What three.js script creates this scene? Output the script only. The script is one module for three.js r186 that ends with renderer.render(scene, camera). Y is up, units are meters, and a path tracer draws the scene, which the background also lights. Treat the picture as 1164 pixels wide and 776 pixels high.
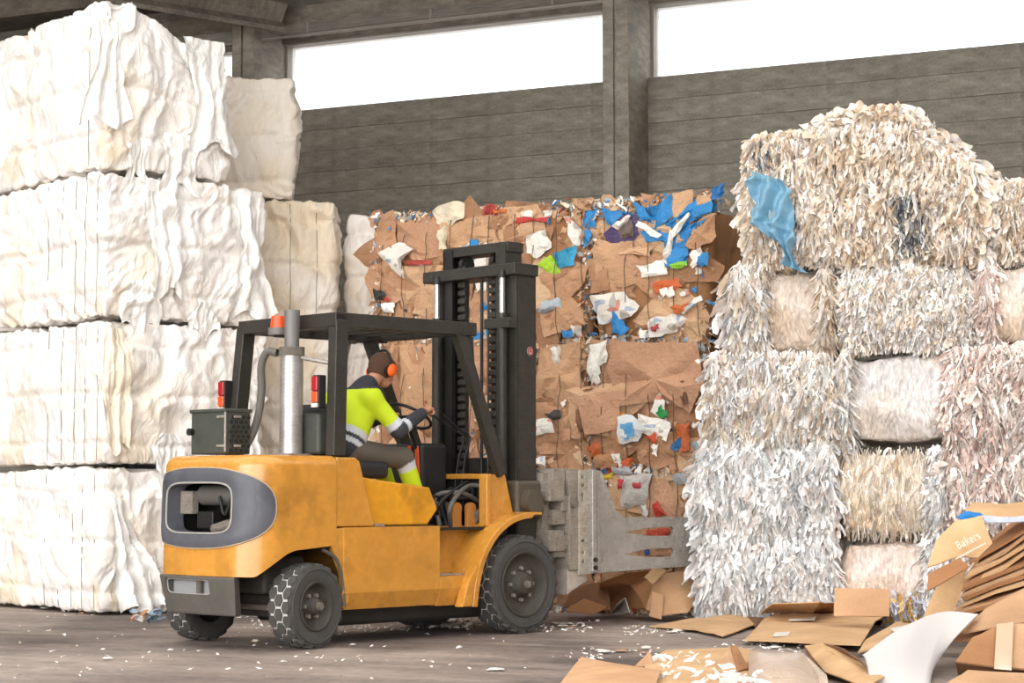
import * as THREE from 'three';
import { mergeGeometries, mergeVertices, toCreasedNormals } from 'three/addons/utils/BufferGeometryUtils.js';
import { RoundedBoxGeometry } from 'three/addons/geometries/RoundedBoxGeometry.js';
import { ImprovedNoise } from 'three/addons/math/ImprovedNoise.js';
import { MarchingCubes } from 'three/addons/objects/MarchingCubes.js';
import { FontLoader } from 'three/addons/loaders/FontLoader.js';
import { RectAreaLightUniformsLib } from 'three/addons/lights/RectAreaLightUniformsLib.js';
import { Brush, Evaluator, SUBTRACTION } from 'three-bvh-csg';

// ---------------------------------------------------------------- camera, sky, daylight, exposure
const FOCAL = 2200, EYE = 1.046, PITCH = Math.atan(172 / FOCAL);
const scene = new THREE.Scene();
const camera = new THREE.PerspectiveCamera(2 * Math.atan(388 / FOCAL) * 180 / Math.PI, 1164 / 776, 0.1, 300);
camera.position.set(0, EYE, 0);
camera.rotation.x = PITCH;
scene.add(camera);
scene.background = new THREE.Color(0.97, 0.985, 1.0);         // bright overcast sky
scene.backgroundIntensity = 3.0;
const renderer = new THREE.WebGLRenderer({ antialias: true });
renderer.toneMapping = THREE.LinearToneMapping;
renderer.toneMappingExposure = 1.55;
renderer.shadowMap.enabled = true;
RectAreaLightUniformsLib.init();

// the hall's own frame: origin at the foot of the column, x along the back wall, z out of the wall into the hall
const HALL_YAW = -0.4259, HALL_AT = new THREE.Vector3(1.365, 0, -21);
const hallPoint = (u, y, w) => new THREE.Vector3(u, y, w).applyAxisAngle(new THREE.Vector3(0, 1, 0), HALL_YAW).add(HALL_AT);
function daylight(at, to, width, height, intensity) {         // the sky seen through one of the hall's large openings
  const l = new THREE.RectAreaLight(new THREE.Color(1.0, 0.985, 0.96), intensity, width, height);
  l.position.copy(at); l.lookAt(to); scene.add(l);
}
daylight(hallPoint(1.4, 3.4, 28.2), hallPoint(1.4, 3.3, 0), 28.5, 6.4, 3.0);        // open front
const ROOF_LIGHTS = [[7.2, 8.6], [12.2, 13.6], [17.2, 18.6], [22.2, 23.6]];             // translucent strips in the roof
for (const [a, b] of ROOF_LIGHTS) daylight(hallPoint(1.4, 7.3, (a + b) / 2), hallPoint(1.4, 0, (a + b) / 2), 28, b - a, 2.6);

// ---------------------------------------------------------------- helpers
function rng(seed) { let a = seed >>> 0; return () => { a = (a + 0x6D2B79F5) | 0; let t = Math.imul(a ^ (a >>> 15), 1 | a); t = (t + Math.imul(t ^ (t >>> 7), 61 | t)) ^ t; return ((t ^ (t >>> 14)) >>> 0) / 4294967296; }; }
const V = (x, y, z) => new THREE.Vector3(x, y, z);
const lerp = THREE.MathUtils.lerp, clamp = THREE.MathUtils.clamp, smooth = THREE.MathUtils.smoothstep;
const pn = new ImprovedNoise();
const N = (x, y, z) => pn.noise(x + 31.4, y + 17.7, z + 53.1);
const ridge = (x, y, z) => 1 - Math.abs(N(x, y, z)) * 2;
const fbm = (x, y, z, o = 4) => { let s = 0, a = 0.5; for (let i = 0; i < o; i++) { s += a * N(x, y, z); x *= 2.03; y *= 2.03; z *= 2.03; a *= 0.5; } return s; };
// a photo pixel (1164 x 776) as a direction; its distance comes from the floor, a height or a depth
function ray(px, py) { const a = (px - 582) / FOCAL, b = (388 - py) / FOCAL; return V(a, b * Math.cos(PITCH) + Math.sin(PITCH), b * Math.sin(PITCH) - Math.cos(PITCH)); }
const G = (px, py, h = 0) => { const d = ray(px, py); return V(0, EYE, 0).addScaledVector(d, (h - EYE) / d.y); };
const D = (px, py, depth) => { const d = ray(px, py); return V(0, EYE, 0).addScaledVector(d, -depth / d.z); };
function onPlane(px, py, p0, n) { const d = ray(px, py), o = V(0, EYE, 0); return o.clone().addScaledVector(d, n.dot(p0.clone().sub(o)) / n.dot(d)); }

const taken = new Map();
function numbered(name) { const k = taken.get(name) ?? 0; taken.set(name, k + 1); return k ? name + '_' + String(k).padStart(3, '0') : name; }
function tag(o, label, category, group, kind) { o.userData.label = label; if (category) o.userData.category = category; if (group) o.userData.group = group; if (kind) o.userData.kind = kind; return o; }
function thing(name, label, category, at = [0, 0, 0], turn = 0, group) {
  const o = new THREE.Group(); o.name = numbered(name); o.position.set(...at); o.rotation.y = turn; scene.add(o);
  return tag(o, label, category, group);
}
function part(name, geo, mat, parent) {
  const m = new THREE.Mesh(geo, mat); m.name = name; m.castShadow = m.receiveShadow = true; parent.add(m); return m;
}
function solo(name, geo, mat, label, category, group) { const m = part(numbered(name), geo, mat, scene); return tag(m, label, category, group); }
function hallMesh(name, geo, mat, label, kind = 'structure', category = 'building') {
  const m = part(numbered(name), geo, mat, scene); m.position.copy(HALL_AT); m.rotation.y = HALL_YAW; return tag(m, label, category, null, kind);
}
// uv in metres by the face's main direction
function boxUV(g, s = 1) {
  const p = g.attributes.position, n = g.attributes.normal, uv = new Float32Array(p.count * 2);
  for (let i = 0; i < p.count; i++) {
    const ax = Math.abs(n.getX(i)), ay = Math.abs(n.getY(i)), az = Math.abs(n.getZ(i)), x = p.getX(i), y = p.getY(i), z = p.getZ(i);
    if (ay >= ax && ay >= az) { uv[2 * i] = x; uv[2 * i + 1] = z; } else if (ax >= az) { uv[2 * i] = z; uv[2 * i + 1] = y; } else { uv[2 * i] = x; uv[2 * i + 1] = y; }
    uv[2 * i] *= s; uv[2 * i + 1] *= s;
  }
  g.setAttribute('uv', new THREE.BufferAttribute(uv, 2)); return g;
}
const box = (x0, x1, y0, y1, z0, z1) => boxUV(new THREE.BoxGeometry(x1 - x0, y1 - y0, z1 - z0).translate((x0 + x1) / 2, (y0 + y1) / 2, (z0 + z1) / 2));
const rbox = (x0, x1, y0, y1, z0, z1, r = 0.01, s = 2) => boxUV(new RoundedBoxGeometry(x1 - x0, y1 - y0, z1 - z0, s, r).translate((x0 + x1) / 2, (y0 + y1) / 2, (z0 + z1) / 2));
const cyl = (r0, r1, h, seg = 24) => new THREE.CylinderGeometry(r1, r0, h, seg);
const tube = (pts, r, seg = 24, rad = 8) => new THREE.TubeGeometry(new THREE.CatmullRomCurve3(pts), seg, r, rad);
function bar(a, b, w, t, round = 0.008) {                     // a square bar from a to b
  const d = b.clone().sub(a), g = new RoundedBoxGeometry(t, d.length(), w, 2, round); boxUV(g);
  g.applyQuaternion(new THREE.Quaternion().setFromUnitVectors(V(0, 1, 0), d.clone().normalize()));
  return g.translate((a.x + b.x) / 2, (a.y + b.y) / 2, (a.z + b.z) / 2);
}
function rod(a, b, r, seg = 10) {
  const d = b.clone().sub(a), g = new THREE.CylinderGeometry(r, r, d.length(), seg);
  g.applyQuaternion(new THREE.Quaternion().setFromUnitVectors(V(0, 1, 0), d.clone().normalize()));
  return g.translate((a.x + b.x) / 2, (a.y + b.y) / 2, (a.z + b.z) / 2);
}
function merge(list) { return mergeGeometries(list.map((g) => { g = g.index ? g.toNonIndexed() : g; for (const k of Object.keys(g.attributes)) if (!['position', 'normal', 'uv'].includes(k)) g.deleteAttribute(k); return g; })); }
function prism(points, z0, z1, bevel = 0.008) {                // side profile in (x, y) given a width in z
  const s = new THREE.Shape(points.map((p) => new THREE.Vector2(p[0], p[1])));
  const g = new THREE.ExtrudeGeometry(s, { depth: z1 - z0 - 2 * bevel, bevelEnabled: bevel > 0, bevelThickness: bevel, bevelSize: bevel, bevelOffset: -bevel, bevelSegments: 2, curveSegments: 16 });
  return boxUV(g.translate(0, 0, z0 + bevel));
}
// smooth normals over coincident vertices
function weldNormals(g) {
  const p = g.attributes.position, idx = g.index.array, map = new Map(), id = new Int32Array(p.count); let n = 0;
  for (let i = 0; i < p.count; i++) { const k = Math.round(p.getX(i) * 2e4) + '_' + Math.round(p.getY(i) * 2e4) + '_' + Math.round(p.getZ(i) * 2e4); let v = map.get(k); if (v === undefined) { v = n++; map.set(k, v); } id[i] = v; }
  const acc = new Float32Array(n * 3), a = V(), b = V(), c = V();
  for (let t = 0; t < idx.length; t += 3) {
    a.fromBufferAttribute(p, idx[t]); b.fromBufferAttribute(p, idx[t + 1]); c.fromBufferAttribute(p, idx[t + 2]); b.sub(a); c.sub(a); b.cross(c);
    for (let k = 0; k < 3; k++) { const j = id[idx[t + k]] * 3; acc[j] += b.x; acc[j + 1] += b.y; acc[j + 2] += b.z; }
  }
  const nor = new Float32Array(p.count * 3);
  for (let i = 0; i < p.count; i++) { a.set(acc[id[i] * 3], acc[id[i] * 3 + 1], acc[id[i] * 3 + 2]).normalize(); a.toArray(nor, i * 3); }
  g.setAttribute('normal', new THREE.BufferAttribute(nor, 3)); return g;
}

// ---------------------------------------------------------------- computed textures (colour and grain only)
function tileNoise(seed) {
  const cache = new Map(), r = rng(seed);
  const table = new Float32Array(65536); for (let i = 0; i < 65536; i++) table[i] = r();
  const at = (x, y, p) => table[(((x % p) + p) % p * 251 + ((y % p) + p) % p * 4099 + p * 17) & 65535];
  return (u, v, p) => {
    const x = u * p, y = v * p, xi = Math.floor(x), yi = Math.floor(y), fx = x - xi, fy = y - yi, sx = fx * fx * (3 - 2 * fx), sy = fy * fy * (3 - 2 * fy);
    return lerp(lerp(at(xi, yi, p), at(xi + 1, yi, p), sx), lerp(at(xi, yi + 1, p), at(xi + 1, yi + 1, p), sx), sy);
  };
}
function tex(size, metres, fn, srgb = true) {
  const d = new Uint8Array(size * size * 4);
  for (let y = 0; y < size; y++) for (let x = 0; x < size; x++) {
    const c = fn(x / size, y / size), i = (y * size + x) * 4;
    if (typeof c === 'number') d[i] = d[i + 1] = d[i + 2] = clamp(c, 0, 1) * 255; else { d[i] = clamp(c[0], 0, 1) * 255; d[i + 1] = clamp(c[1], 0, 1) * 255; d[i + 2] = clamp(c[2], 0, 1) * 255; }
    d[i + 3] = 255;
  }
  const t = new THREE.DataTexture(d, size, size); t.wrapS = t.wrapT = THREE.RepeatWrapping; t.magFilter = THREE.LinearFilter; t.minFilter = THREE.LinearMipmapLinearFilter; t.generateMipmaps = true;
  if (srgb) t.colorSpace = THREE.SRGBColorSpace;
  t.repeat.set(1 / metres, 1 / metres); t.needsUpdate = true; return t;
}
const tA = tileNoise(11), tB = tileNoise(23), tC = tileNoise(37);
const tf = (t, u, v, p, o = 4) => { let s = 0, a = 0.5, n = 0; for (let i = 0; i < o; i++) { s += a * t(u, v, p); n += a; a *= 0.5; p *= 2; } return s / n; };
const TX = {
  grime: tex(512, 1.3, (u, v) => { const g = tf(tA, u, v, 5, 5), s = tf(tB, u, v, 40, 2); let k = 0.9 + 0.14 * (g - 0.5) + 0.08 * (s - 0.5); if (g > 0.63) k -= (g - 0.63) * 0.9; return [k, k * 0.99, k * 0.97]; }),
  kraft: tex(512, 0.8, (u, v) => { const f = tA(u, v * 0.25, 256) * 0.5 + tB(u, v, 200) * 0.5, g = tf(tC, u, v, 4, 4), l = 0.5 + 0.5 * Math.sin(v * Math.PI * 2 * 90); let k = 0.93 + 0.1 * (f - 0.5) + 0.16 * (g - 0.5) + 0.018 * l; return [k, k * (0.985 + 0.03 * (g - 0.5)), k * (0.96 + 0.06 * (g - 0.5))]; }),
  film: tex(512, 1.7, (u, v) => { const g = tf(tA, u, v, 3, 5), h = tf(tB, u, v * 0.4, 14, 4); const b = smooth(g, 0.52, 0.74), q = smooth(h, 0.64, 0.8) * 0.35; return [0.985 - 0.03 * b - 0.05 * q, 0.975 - 0.06 * b - 0.08 * q, 0.968 - 0.11 * b - 0.13 * q]; }),
  filmBump: tex(1024, 0.9, (u, v) => { const w = (tf(tA, u, v, 4, 3) - 0.5) * 0.22, r = (p, q, k) => 1 - Math.min(1, Math.abs(tf(tC, u + w + q, v * k, p, 2) - 0.5) * 4.5); return 0.5 * r(16, 0.13, 0.25) + 0.3 * r(34, 0.37, 0.25) + 0.14 * r(20, 0.61, 1) + 0.06 * tB(u, v, 128); }, false),
  grain: tex(256, 0.4, (u, v) => 0.5 * tA(u, v, 60) + 0.5 * tB(u, v, 120), false),
  steel: tex(512, 0.7, (u, v) => { const g = tf(tA, u, v, 6, 5), s = tf(tB, u * 0.2, v, 90, 2), d = smooth(tf(tC, u, v, 34, 3), 0.6, 0.8) * 0.5; let k = 0.88 + 0.22 * (g - 0.5) + 0.16 * (s - 0.5); return [k * (1 - 0.2 * d), k * (0.985 - 0.3 * d), k * (0.96 - 0.38 * d)]; }),
  brushed: tex(512, 0.8, (u, v) => { const g = tf(tA, u, v, 4, 5), s = tf(tB, u * 0.12, v, 120, 3); const k = 0.88 + 0.2 * (g - 0.5) + 0.18 * (s - 0.5); return [k, k * 0.99, k * 0.98]; }),
  crumple: tex(512, 0.5, (u, v) => { const r = (t, p, q) => Math.abs(tf(t, u + q, v, p, 3) - 0.5) * 2; return 1 - r(tA, 5, 0.1) - 0.5 * r(tB, 11, 0.4) - 0.25 * r(tC, 26, 0.2); }, false),
  print: tex(512, 0.5, (u, v) => { const c = tA(u, v, 7), e = tB(u, v, 5), g = 0.95 + 0.06 * (tf(tA, u, v, 8, 4) - 0.5); if (c > 0.82) return [g * 0.74, g * 0.8, g * 0.9]; if (c < 0.1 && e > 0.4) return [g * 0.9, g * 0.62, g * 0.55]; if (e > 0.8) return [g * 0.8, g * 0.78, g * 0.75]; return [g, g * 0.99, g * 0.97]; }),
  rough: tex(256, 0.6, (u, v) => 0.62 + 0.5 * (tf(tA, u, v, 8, 4) - 0.5), false),
  plank: tex(512, 2.0, (u, v) => { const s = tf(tA, u * 0.35, v, 46, 3), g = tf(tB, u, v, 6, 4), f = tC(u, v, 220); const k = 0.86 + 0.28 * (s - 0.5) + 0.22 * (g - 0.5) + 0.12 * (f - 0.5); return [k, k * 0.985, k * 0.95]; }),
  concrete: tex(1024, 6, (u, v) => {
    const g = tf(tA, u, v, 5, 6), f = tf(tB, u, v, 140, 2), streak = tf(tC, u * 0.25, v, 36, 4), wet = smooth(tf(tB, u + 0.3, v, 3, 5), 0.5, 0.64);
    let k = 0.82 + 0.5 * (g - 0.5) + 0.16 * (f - 0.5) + 0.32 * (streak - 0.5) - 0.22 * wet; const w = 0.955 + 0.06 * (g - 0.5);
    return [k, k * w, k * w * 0.965];
  }),
  shredWrap: tex(512, 0.9, (u, v) => { const a = tf(tA, u, v * 0.35, 60, 3), b = tf(tB, u, v, 26, 3), g = tf(tC, u, v, 5, 3); const k = 0.88 + 0.34 * (a - 0.5) + 0.18 * (b - 0.5); return [k, k * (0.965 + 0.06 * (g - 0.5)), k * (0.93 + 0.16 * (g - 0.5))]; }),
};
const mats = new Map();
function M(key, color, rough, extra = {}) {
  if (!mats.has(key)) { const P = extra.physical; delete extra.physical; const m = new (P ? THREE.MeshPhysicalMaterial : THREE.MeshStandardMaterial)({ color, roughness: rough, side: THREE.DoubleSide, ...extra }); m.name = key; mats.set(key, m); }
  return mats.get(key);
}
const lin = (r, g, b) => new THREE.Color().setRGB(r, g, b);
const paint = M('orange_paint', '#de9c40', 0.42, { map: TX.grime, roughnessMap: TX.rough, physical: true, clearcoat: 0.25, clearcoatRoughness: 0.35 });
const paintBright = M('yellow_paint', '#f0a81e', 0.4, { map: TX.grime, physical: true, clearcoat: 0.3, clearcoatRoughness: 0.3 });
const greyPaint = M('grey_paint', '#5d5f69', 0.5, { map: TX.grime });
const bumperGrey = M('bumper_grey', '#625f5a', 0.55, { map: TX.grime });
const blackSteel = M('black_steel', '#3a3833', 0.5, { map: TX.steel, metalness: 0.1 });
const darkSteel = M('dark_steel', '#262523', 0.5, { map: TX.steel, metalness: 0.15 });
const boxGreen = M('dark_green_box', '#474b46', 0.6, { map: TX.grime });
const rawSteel = M('worn_steel', '#b3aea8', 0.42, { map: TX.brushed, metalness: 0.35, roughnessMap: TX.rough, bumpMap: TX.grain, bumpScale: 0.001 });
const castSteel = M('cast_steel', '#a39c93', 0.66, { map: TX.steel, metalness: 0.1, bumpMap: TX.grain, bumpScale: 0.006 });
const alu = M('exhaust_metal', '#c4c2c2', 0.4, { metalness: 0.6, map: TX.brushed });
const chrome = M('chrome_rod', '#d8d2d2', 0.2, { metalness: 0.9 });
const rubber = M('tyre_rubber', '#514f4d', 0.85, { map: TX.grime });
const rubberDust = M('dusty_tyre_groove', '#c4c0ba', 0.95);
const rimMat = M('rim_dirty', '#4a4640', 0.7, { map: TX.steel });
const blackPlastic = M('black_plastic', '#1d1d1e', 0.55);
const hoseMat = M('rubber_hose', '#5d5a55', 0.7);
const wireMat = M('baling_wire', '#4c443d', 0.6, { metalness: 0.4 });
// ---------------------------------------------------------------- the hall
const wallMat = M('wall_concrete', '#9a968e', 0.85, { map: TX.plank, bumpMap: TX.grain, bumpScale: 0.003 });
const plankMats = [0.94, 1.0, 1.05, 0.98].map((k, i) => M('wall_plank_' + i, new THREE.Color('#9e9a92').multiplyScalar(k), 0.85, { map: TX.plank, bumpMap: TX.grain, bumpScale: 0.003 }));
const columnMat = M('column_concrete', '#a09b93', 0.8, { map: TX.plank });
const beamMat = M('beam_concrete', '#8f8981', 0.85, { map: TX.plank });
const floorMat = M('floor_concrete', '#a49a94', 0.8, { map: TX.concrete, bumpMap: TX.grain, bumpScale: 0.002 });

const floor = hallMesh('floor', box(-13.3, 16.3, -0.25, 0, -0.4, 28.4), floorMat, 'dusty grey brown concrete hall floor with tyre streaks');
const yard = hallMesh('yard_ground', merge([box(-60, 60, -0.45, -0.02, 28.4, 90), box(-60, -13.3, -0.45, -0.02, -20, 28.4), box(-60, 60, -0.45, -0.02, -40, -0.4)]), M('yard_concrete', '#a9a39a', 0.9), 'pale concrete yard outside the open hall');

const wallBack = hallMesh('wall_back', box(-13.3, 16.3, 0, 5.58, -0.4, -0.04), wallMat, 'dark grey concrete plank back wall beneath the strip windows');
{
  const r = rng(5), geos = new Map();
  for (const [a, b] of [[-9.1, -4.82], [-4.54, -0.14], [0.14, 4.56], [4.84, 9.2]]) {
    let y = 2.3;
    for (let k = 0; k < 13; k++) {
      const h = 0.2523, key = (b - a).toFixed(2);
      if (!geos.has(key)) geos.set(key, rbox(0, b - a, 0.001, h - 0.001, -0.04, 0, 0.004, 1));
      const p = part('plank', geos.get(key), plankMats[Math.floor(r() * 4)], wallBack); p.position.set(a, y, 0.004 + r() * 0.009); y += h;
    }
  }
}
const wallUpper = hallMesh('wall_back_upper', box(-13.3, 16.3, 6.42, 7.4, -0.4, -0.04), beamMat, 'dark concrete band above the strip windows');
const wallSide = hallMesh('wall_left', box(-13.3, -12.9, 0, 7.4, -0.04, 28.4), wallMat, 'dark concrete side wall of the hall');
const wallRight = hallMesh('wall_right', box(15.9, 16.3, 0, 7.4, -0.04, 28.4), wallMat, 'dark concrete side wall beyond the paper bales');
const edges = [-0.4, ...ROOF_LIGHTS.flat(), 28.4], slabs = []; for (let k = 0; k < edges.length; k += 2) slabs.push(box(-13.3, 16.3, 7.4, 7.6, edges[k], edges[k + 1]));
const ceiling = hallMesh('ceiling', merge(slabs), beamMat, 'dark concrete hall roof');
hallMesh('roof_beam', box(-12.9, 15.9, 6.7, 7.4, 28.05, 28.35), beamMat, 'concrete edge beam above the open front of the hall');
for (const u of [-9.4, -4.68, 0, 4.7, 9.4]) {
  const c = hallMesh('concrete_column', rbox(u - 0.14, u + 0.14, 0, 7.4, -0.3, 0.6, 0.015), columnMat, u === 0 ? 'grey concrete column standing behind the cardboard bales' : u < 0 && u > -5 ? 'grey concrete column behind the cream film bales' : 'grey concrete wall column carrying the roof');
  const f = part('column_flange', rbox(u - 0.145, u - 0.02, 0, 7.4, 0.6, 0.64, 0.01), columnMat, c);
  part('column_bracket', rbox(u - 0.2, u + 0.2, 6.62, 6.86, 0.02, 0.72, 0.015), columnMat, c);
}
// strip windows of translucent sheeting
const sheeting = M('window_sheeting', '#ffffff', 0.5, { physical: true, transmission: 0.8, thickness: 0 });
const frameMat = M('window_frame', '#8a857c', 0.6);
let wn = 0;
for (const [a, b] of ROOF_LIGHTS) { const w = hallMesh('window_roof_light', merge([box(-13.3, 16.3, 7.42, 7.6, a, a + 0.04), box(-13.3, 16.3, 7.42, 7.6, b - 0.04, b)]), frameMat, 'translucent roof light strip above the hall floor'); for (let k = 0; k < 8; k++) part('pane', box(-13.2 + k * 3.7, -9.52 + k * 3.7, 7.52, 7.525, a, b), sheeting, w); }
for (const [a, b] of [[-9.24, -4.82], [-4.54, -0.14], [0.14, 4.56], [4.84, 9.24]]) {
  const w = hallMesh('window_' + (++wn), merge([box(a, b, 5.58, 5.6, -0.3, -0.06), box(a, b, 6.4, 6.42, -0.3, -0.06), box(a, a + 0.03, 5.6, 6.4, -0.3, -0.1), box(b - 0.03, b, 5.6, 6.4, -0.3, -0.1)]), frameMat, 'long strip window of white translucent sheeting under the roof');
  const n = 6, s = (b - a - 0.08) / n;
  for (let k = 0; k < n; k++) part('pane', box(a + 0.04 + k * s + 0.004, a + 0.04 + (k + 1) * s - 0.004, 5.6, 6.4, -0.21, -0.205), sheeting, w);
  for (let k = 1; k < n; k++) part('glazing_bar', box(a + 0.04 + k * s - 0.005, a + 0.04 + k * s + 0.005, 5.6, 6.4, -0.214, -0.204), sheeting, w);
}
hallMesh('roof_beam', rbox(-9.4, 4.7, 6.5, 6.72, 0.05, 0.47, 0.015), beamMat, 'long dark beam running along the wall above the windows');
hallMesh('roof_beam', rbox(-9.4, 4.7, 6.98, 7.4, 0.0, 0.6, 0.015), beamMat, 'deep concrete ring beam under the roof');
{
  const p0 = D(318, 36, 22.0), p1 = D(40, -14, 20.2), y = 6.62; p0.y = y; p1.y = y; p1.sub(p0).multiplyScalar(1.5).add(p0);
  const m = part(numbered('roof_beam'), bar(p0, p1, 0.3, 0.26, 0.02), beamMat, scene); tag(m, 'slanting concrete roof beam above the tall white bale stack', 'building', null, 'structure');
  part('beam_flange', bar(p0.clone().add(V(0, -0.16, 0)), p1.clone().add(V(0, -0.16, 0)), 0.42, 0.06, 0.01), beamMat, m);
  for (const t of [0.55, 0.97]) { const q = p0.clone().lerp(p1, t); part('beam_hanger', bar(q, V(q.x, 7.4, q.z), 0.12, 0.12, 0.01), beamMat, m); }
}
const pipe = hallMesh('wall_pipe', rod(V(-9.3, 6.37, 0.46), V(-0.2, 6.37, 0.46), 0.022), M('galvanised_pipe', '#9b968d', 0.5, { metalness: 0.5 }), 'thin galvanised pipe running along the wall above the windows', undefined, 'pipe');
for (const u of [-8.5, -6.8, -3.9, -2.3, -0.8]) part('pipe_bracket', box(u - 0.012, u + 0.012, 6.35, 6.5, 0.43, 0.475), frameMat, pipe);

// ---------------------------------------------------------------- bale shapes
// a rounded box, finely divided, pushed in and out by push(point, normal); origin at the middle of its base
function baleShape(w, h, d, cell, round, push, base = 0.02) {
  const g = new THREE.BoxGeometry(w, h, d, Math.round(w / cell), Math.round(h / cell), Math.round(d / cell)), p = g.attributes.position, hw = w / 2 - round, hh = h / 2 - round, hd = d / 2 - round, q = V(), n = V();
  const warp = (v) => { q.set(clamp(v.x, -hw, hw), clamp(v.y, -hh, hh), clamp(v.z, -hd, hd)); n.copy(v).sub(q); if (n.lengthSq() < 1e-12) n.set(0, 0, 1); n.normalize(); v.copy(q).addScaledVector(n, round); const k = push(v, n, v.y / h + 0.5); v.addScaledVector(n, k); v.y = Math.max(v.y, -h / 2 + (base ? -0.0 : -9)); return v; };
  const v = V();
  boxUV(g);
  for (let i = 0; i < p.count; i++) { v.fromBufferAttribute(p, i); warp(v); p.setXYZ(i, v.x, v.y + h / 2, v.z); }
  g.userData.at = (x, y, z) => { const o = warp(V(x, y - h / 2, z)); o.y += h / 2; return o; };     // a point of the surface
  return weldNormals(g);
}
function tint(g, fn) { const p = g.attributes.position, c = new Float32Array(p.count * 3), k = new THREE.Color(); for (let i = 0; i < p.count; i++) { fn(k, p.getX(i), p.getY(i), p.getZ(i)); k.toArray(c, i * 3); } g.setAttribute('color', new THREE.BufferAttribute(c, 3)); return g; }

// ---------------------------------------------------------------- white and cream film bales
const filmMat = M('film_white', '#ffffff', 0.55, { map: TX.film, bumpMap: TX.filmBump, bumpScale: 0.007, vertexColors: true });
const looseFilm = M('film_loose', '#f6f3ee', 0.5, { bumpMap: TX.filmBump, bumpScale: 0.008 });
const loosePaper = M('film_loose_cream', '#efe2cd', 0.6, { bumpMap: TX.filmBump, bumpScale: 0.008 });
function filmBale(name, label, at, turn, w, h, d, seed, cream, wires, group, slump = 0) {
  const b = thing(name, label, 'bale', at, turn, group), s = seed * 7.31;
  const g = baleShape(w, h, d, 0.022, 0.055, (v, n, t) => {
    const wx = N(v.x * 2 + s, v.y * 2, v.z * 2) * 0.35, x = v.x + s + wx, y = v.y, z = v.z + wx;
    const e = Math.sin(Math.PI * clamp(t, 0, 1));
    const lumps = N(x * 1.7, y * 1.5, z * 1.7) * 0.13, folds = (ridge(x * 4.2, y * 1.1, z * 4.2) - 0.5) * 0.075 * clamp(0.2 + 1.3 * N(x * 1.3, y * 1.6 + 9, z * 1.3) + 0.4, 0, 1);
    const fine = (ridge(x * 11, y * 3.4, z * 11) - 0.5) * 0.03, tiny = N(x * 30, y * 16, z * 30) * 0.008;
    const belt = -0.022 * Math.pow(Math.max(0, Math.cos((y * 4.6 + 0.3 * N(x, 3, z)) * Math.PI)), 14);
    return (Math.sqrt(e) - 0.75) * 0.06 + lumps * (0.3 + e * 0.7) * 0.6 + folds + fine * 0.6 + tiny + belt;
  });
  tint(g, (c, x, y, z) => { const q = smooth(fbm(x * 1.1 + s, y * 1.1, z * 1.1, 3), -0.12, 0.3), r2 = smooth(fbm(x * 4 + s, y * 2.5, z * 4 + 9, 3), 0.05, 0.32) * 0.5; const k = clamp(q * (0.2 + cream) + r2 * (0.12 + 0.5 * cream) + cream * 0.55, 0, 1); c.setRGB(lerp(0.94, 0.86, k), lerp(0.925, 0.75, k), lerp(0.905, 0.58, k)); });
  if (slump) { const p = g.attributes.position, sag = (v) => { const k = smooth(v.x, -w * 0.3, w * 0.5); v.y -= slump * k * clamp(v.y / h, 0, 1) ** 2; v.x -= 0.1 * k * clamp(v.y / h, 0, 1) ** 3; return v; }, v = V(); for (let i = 0; i < p.count; i++) { sag(v.fromBufferAttribute(p, i)); p.setXYZ(i, v.x, v.y, v.z); } weldNormals(g); const at0 = g.userData.at; g.userData.at = (...a) => sag(at0(...a)); }
  part('film_block', g, filmMat, b);
  for (const [face, x] of wires) {                            // tie wires run over the sides
    const pts = [], r = rng(seed * 91 + Math.round(x * 100) + 500); let o = 0;
    for (let k = 0; k <= 14; k++) { const y = 0.06 + (h - 0.12) * k / 14; o += (r() - 0.5) * 0.008; const p = face === 'z' ? g.userData.at(x + o, y, d / 2) : face === 'x' ? g.userData.at(w / 2, y, x + o) : g.userData.at(-w / 2, y, x + o); p.add(face === 'z' ? V(0, 0, 0.006) : V(face === 'x' ? 0.006 : -0.006, 0, 0)); if (face === 'w') p.x = lerp(p.x, -w / 2 - 0.015, 0.75); pts.push(p); }
    part('tie_wire', tube(pts, 0.0026, 40, 5), wireMat, b);
  }
  return [b, g];
}
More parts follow.
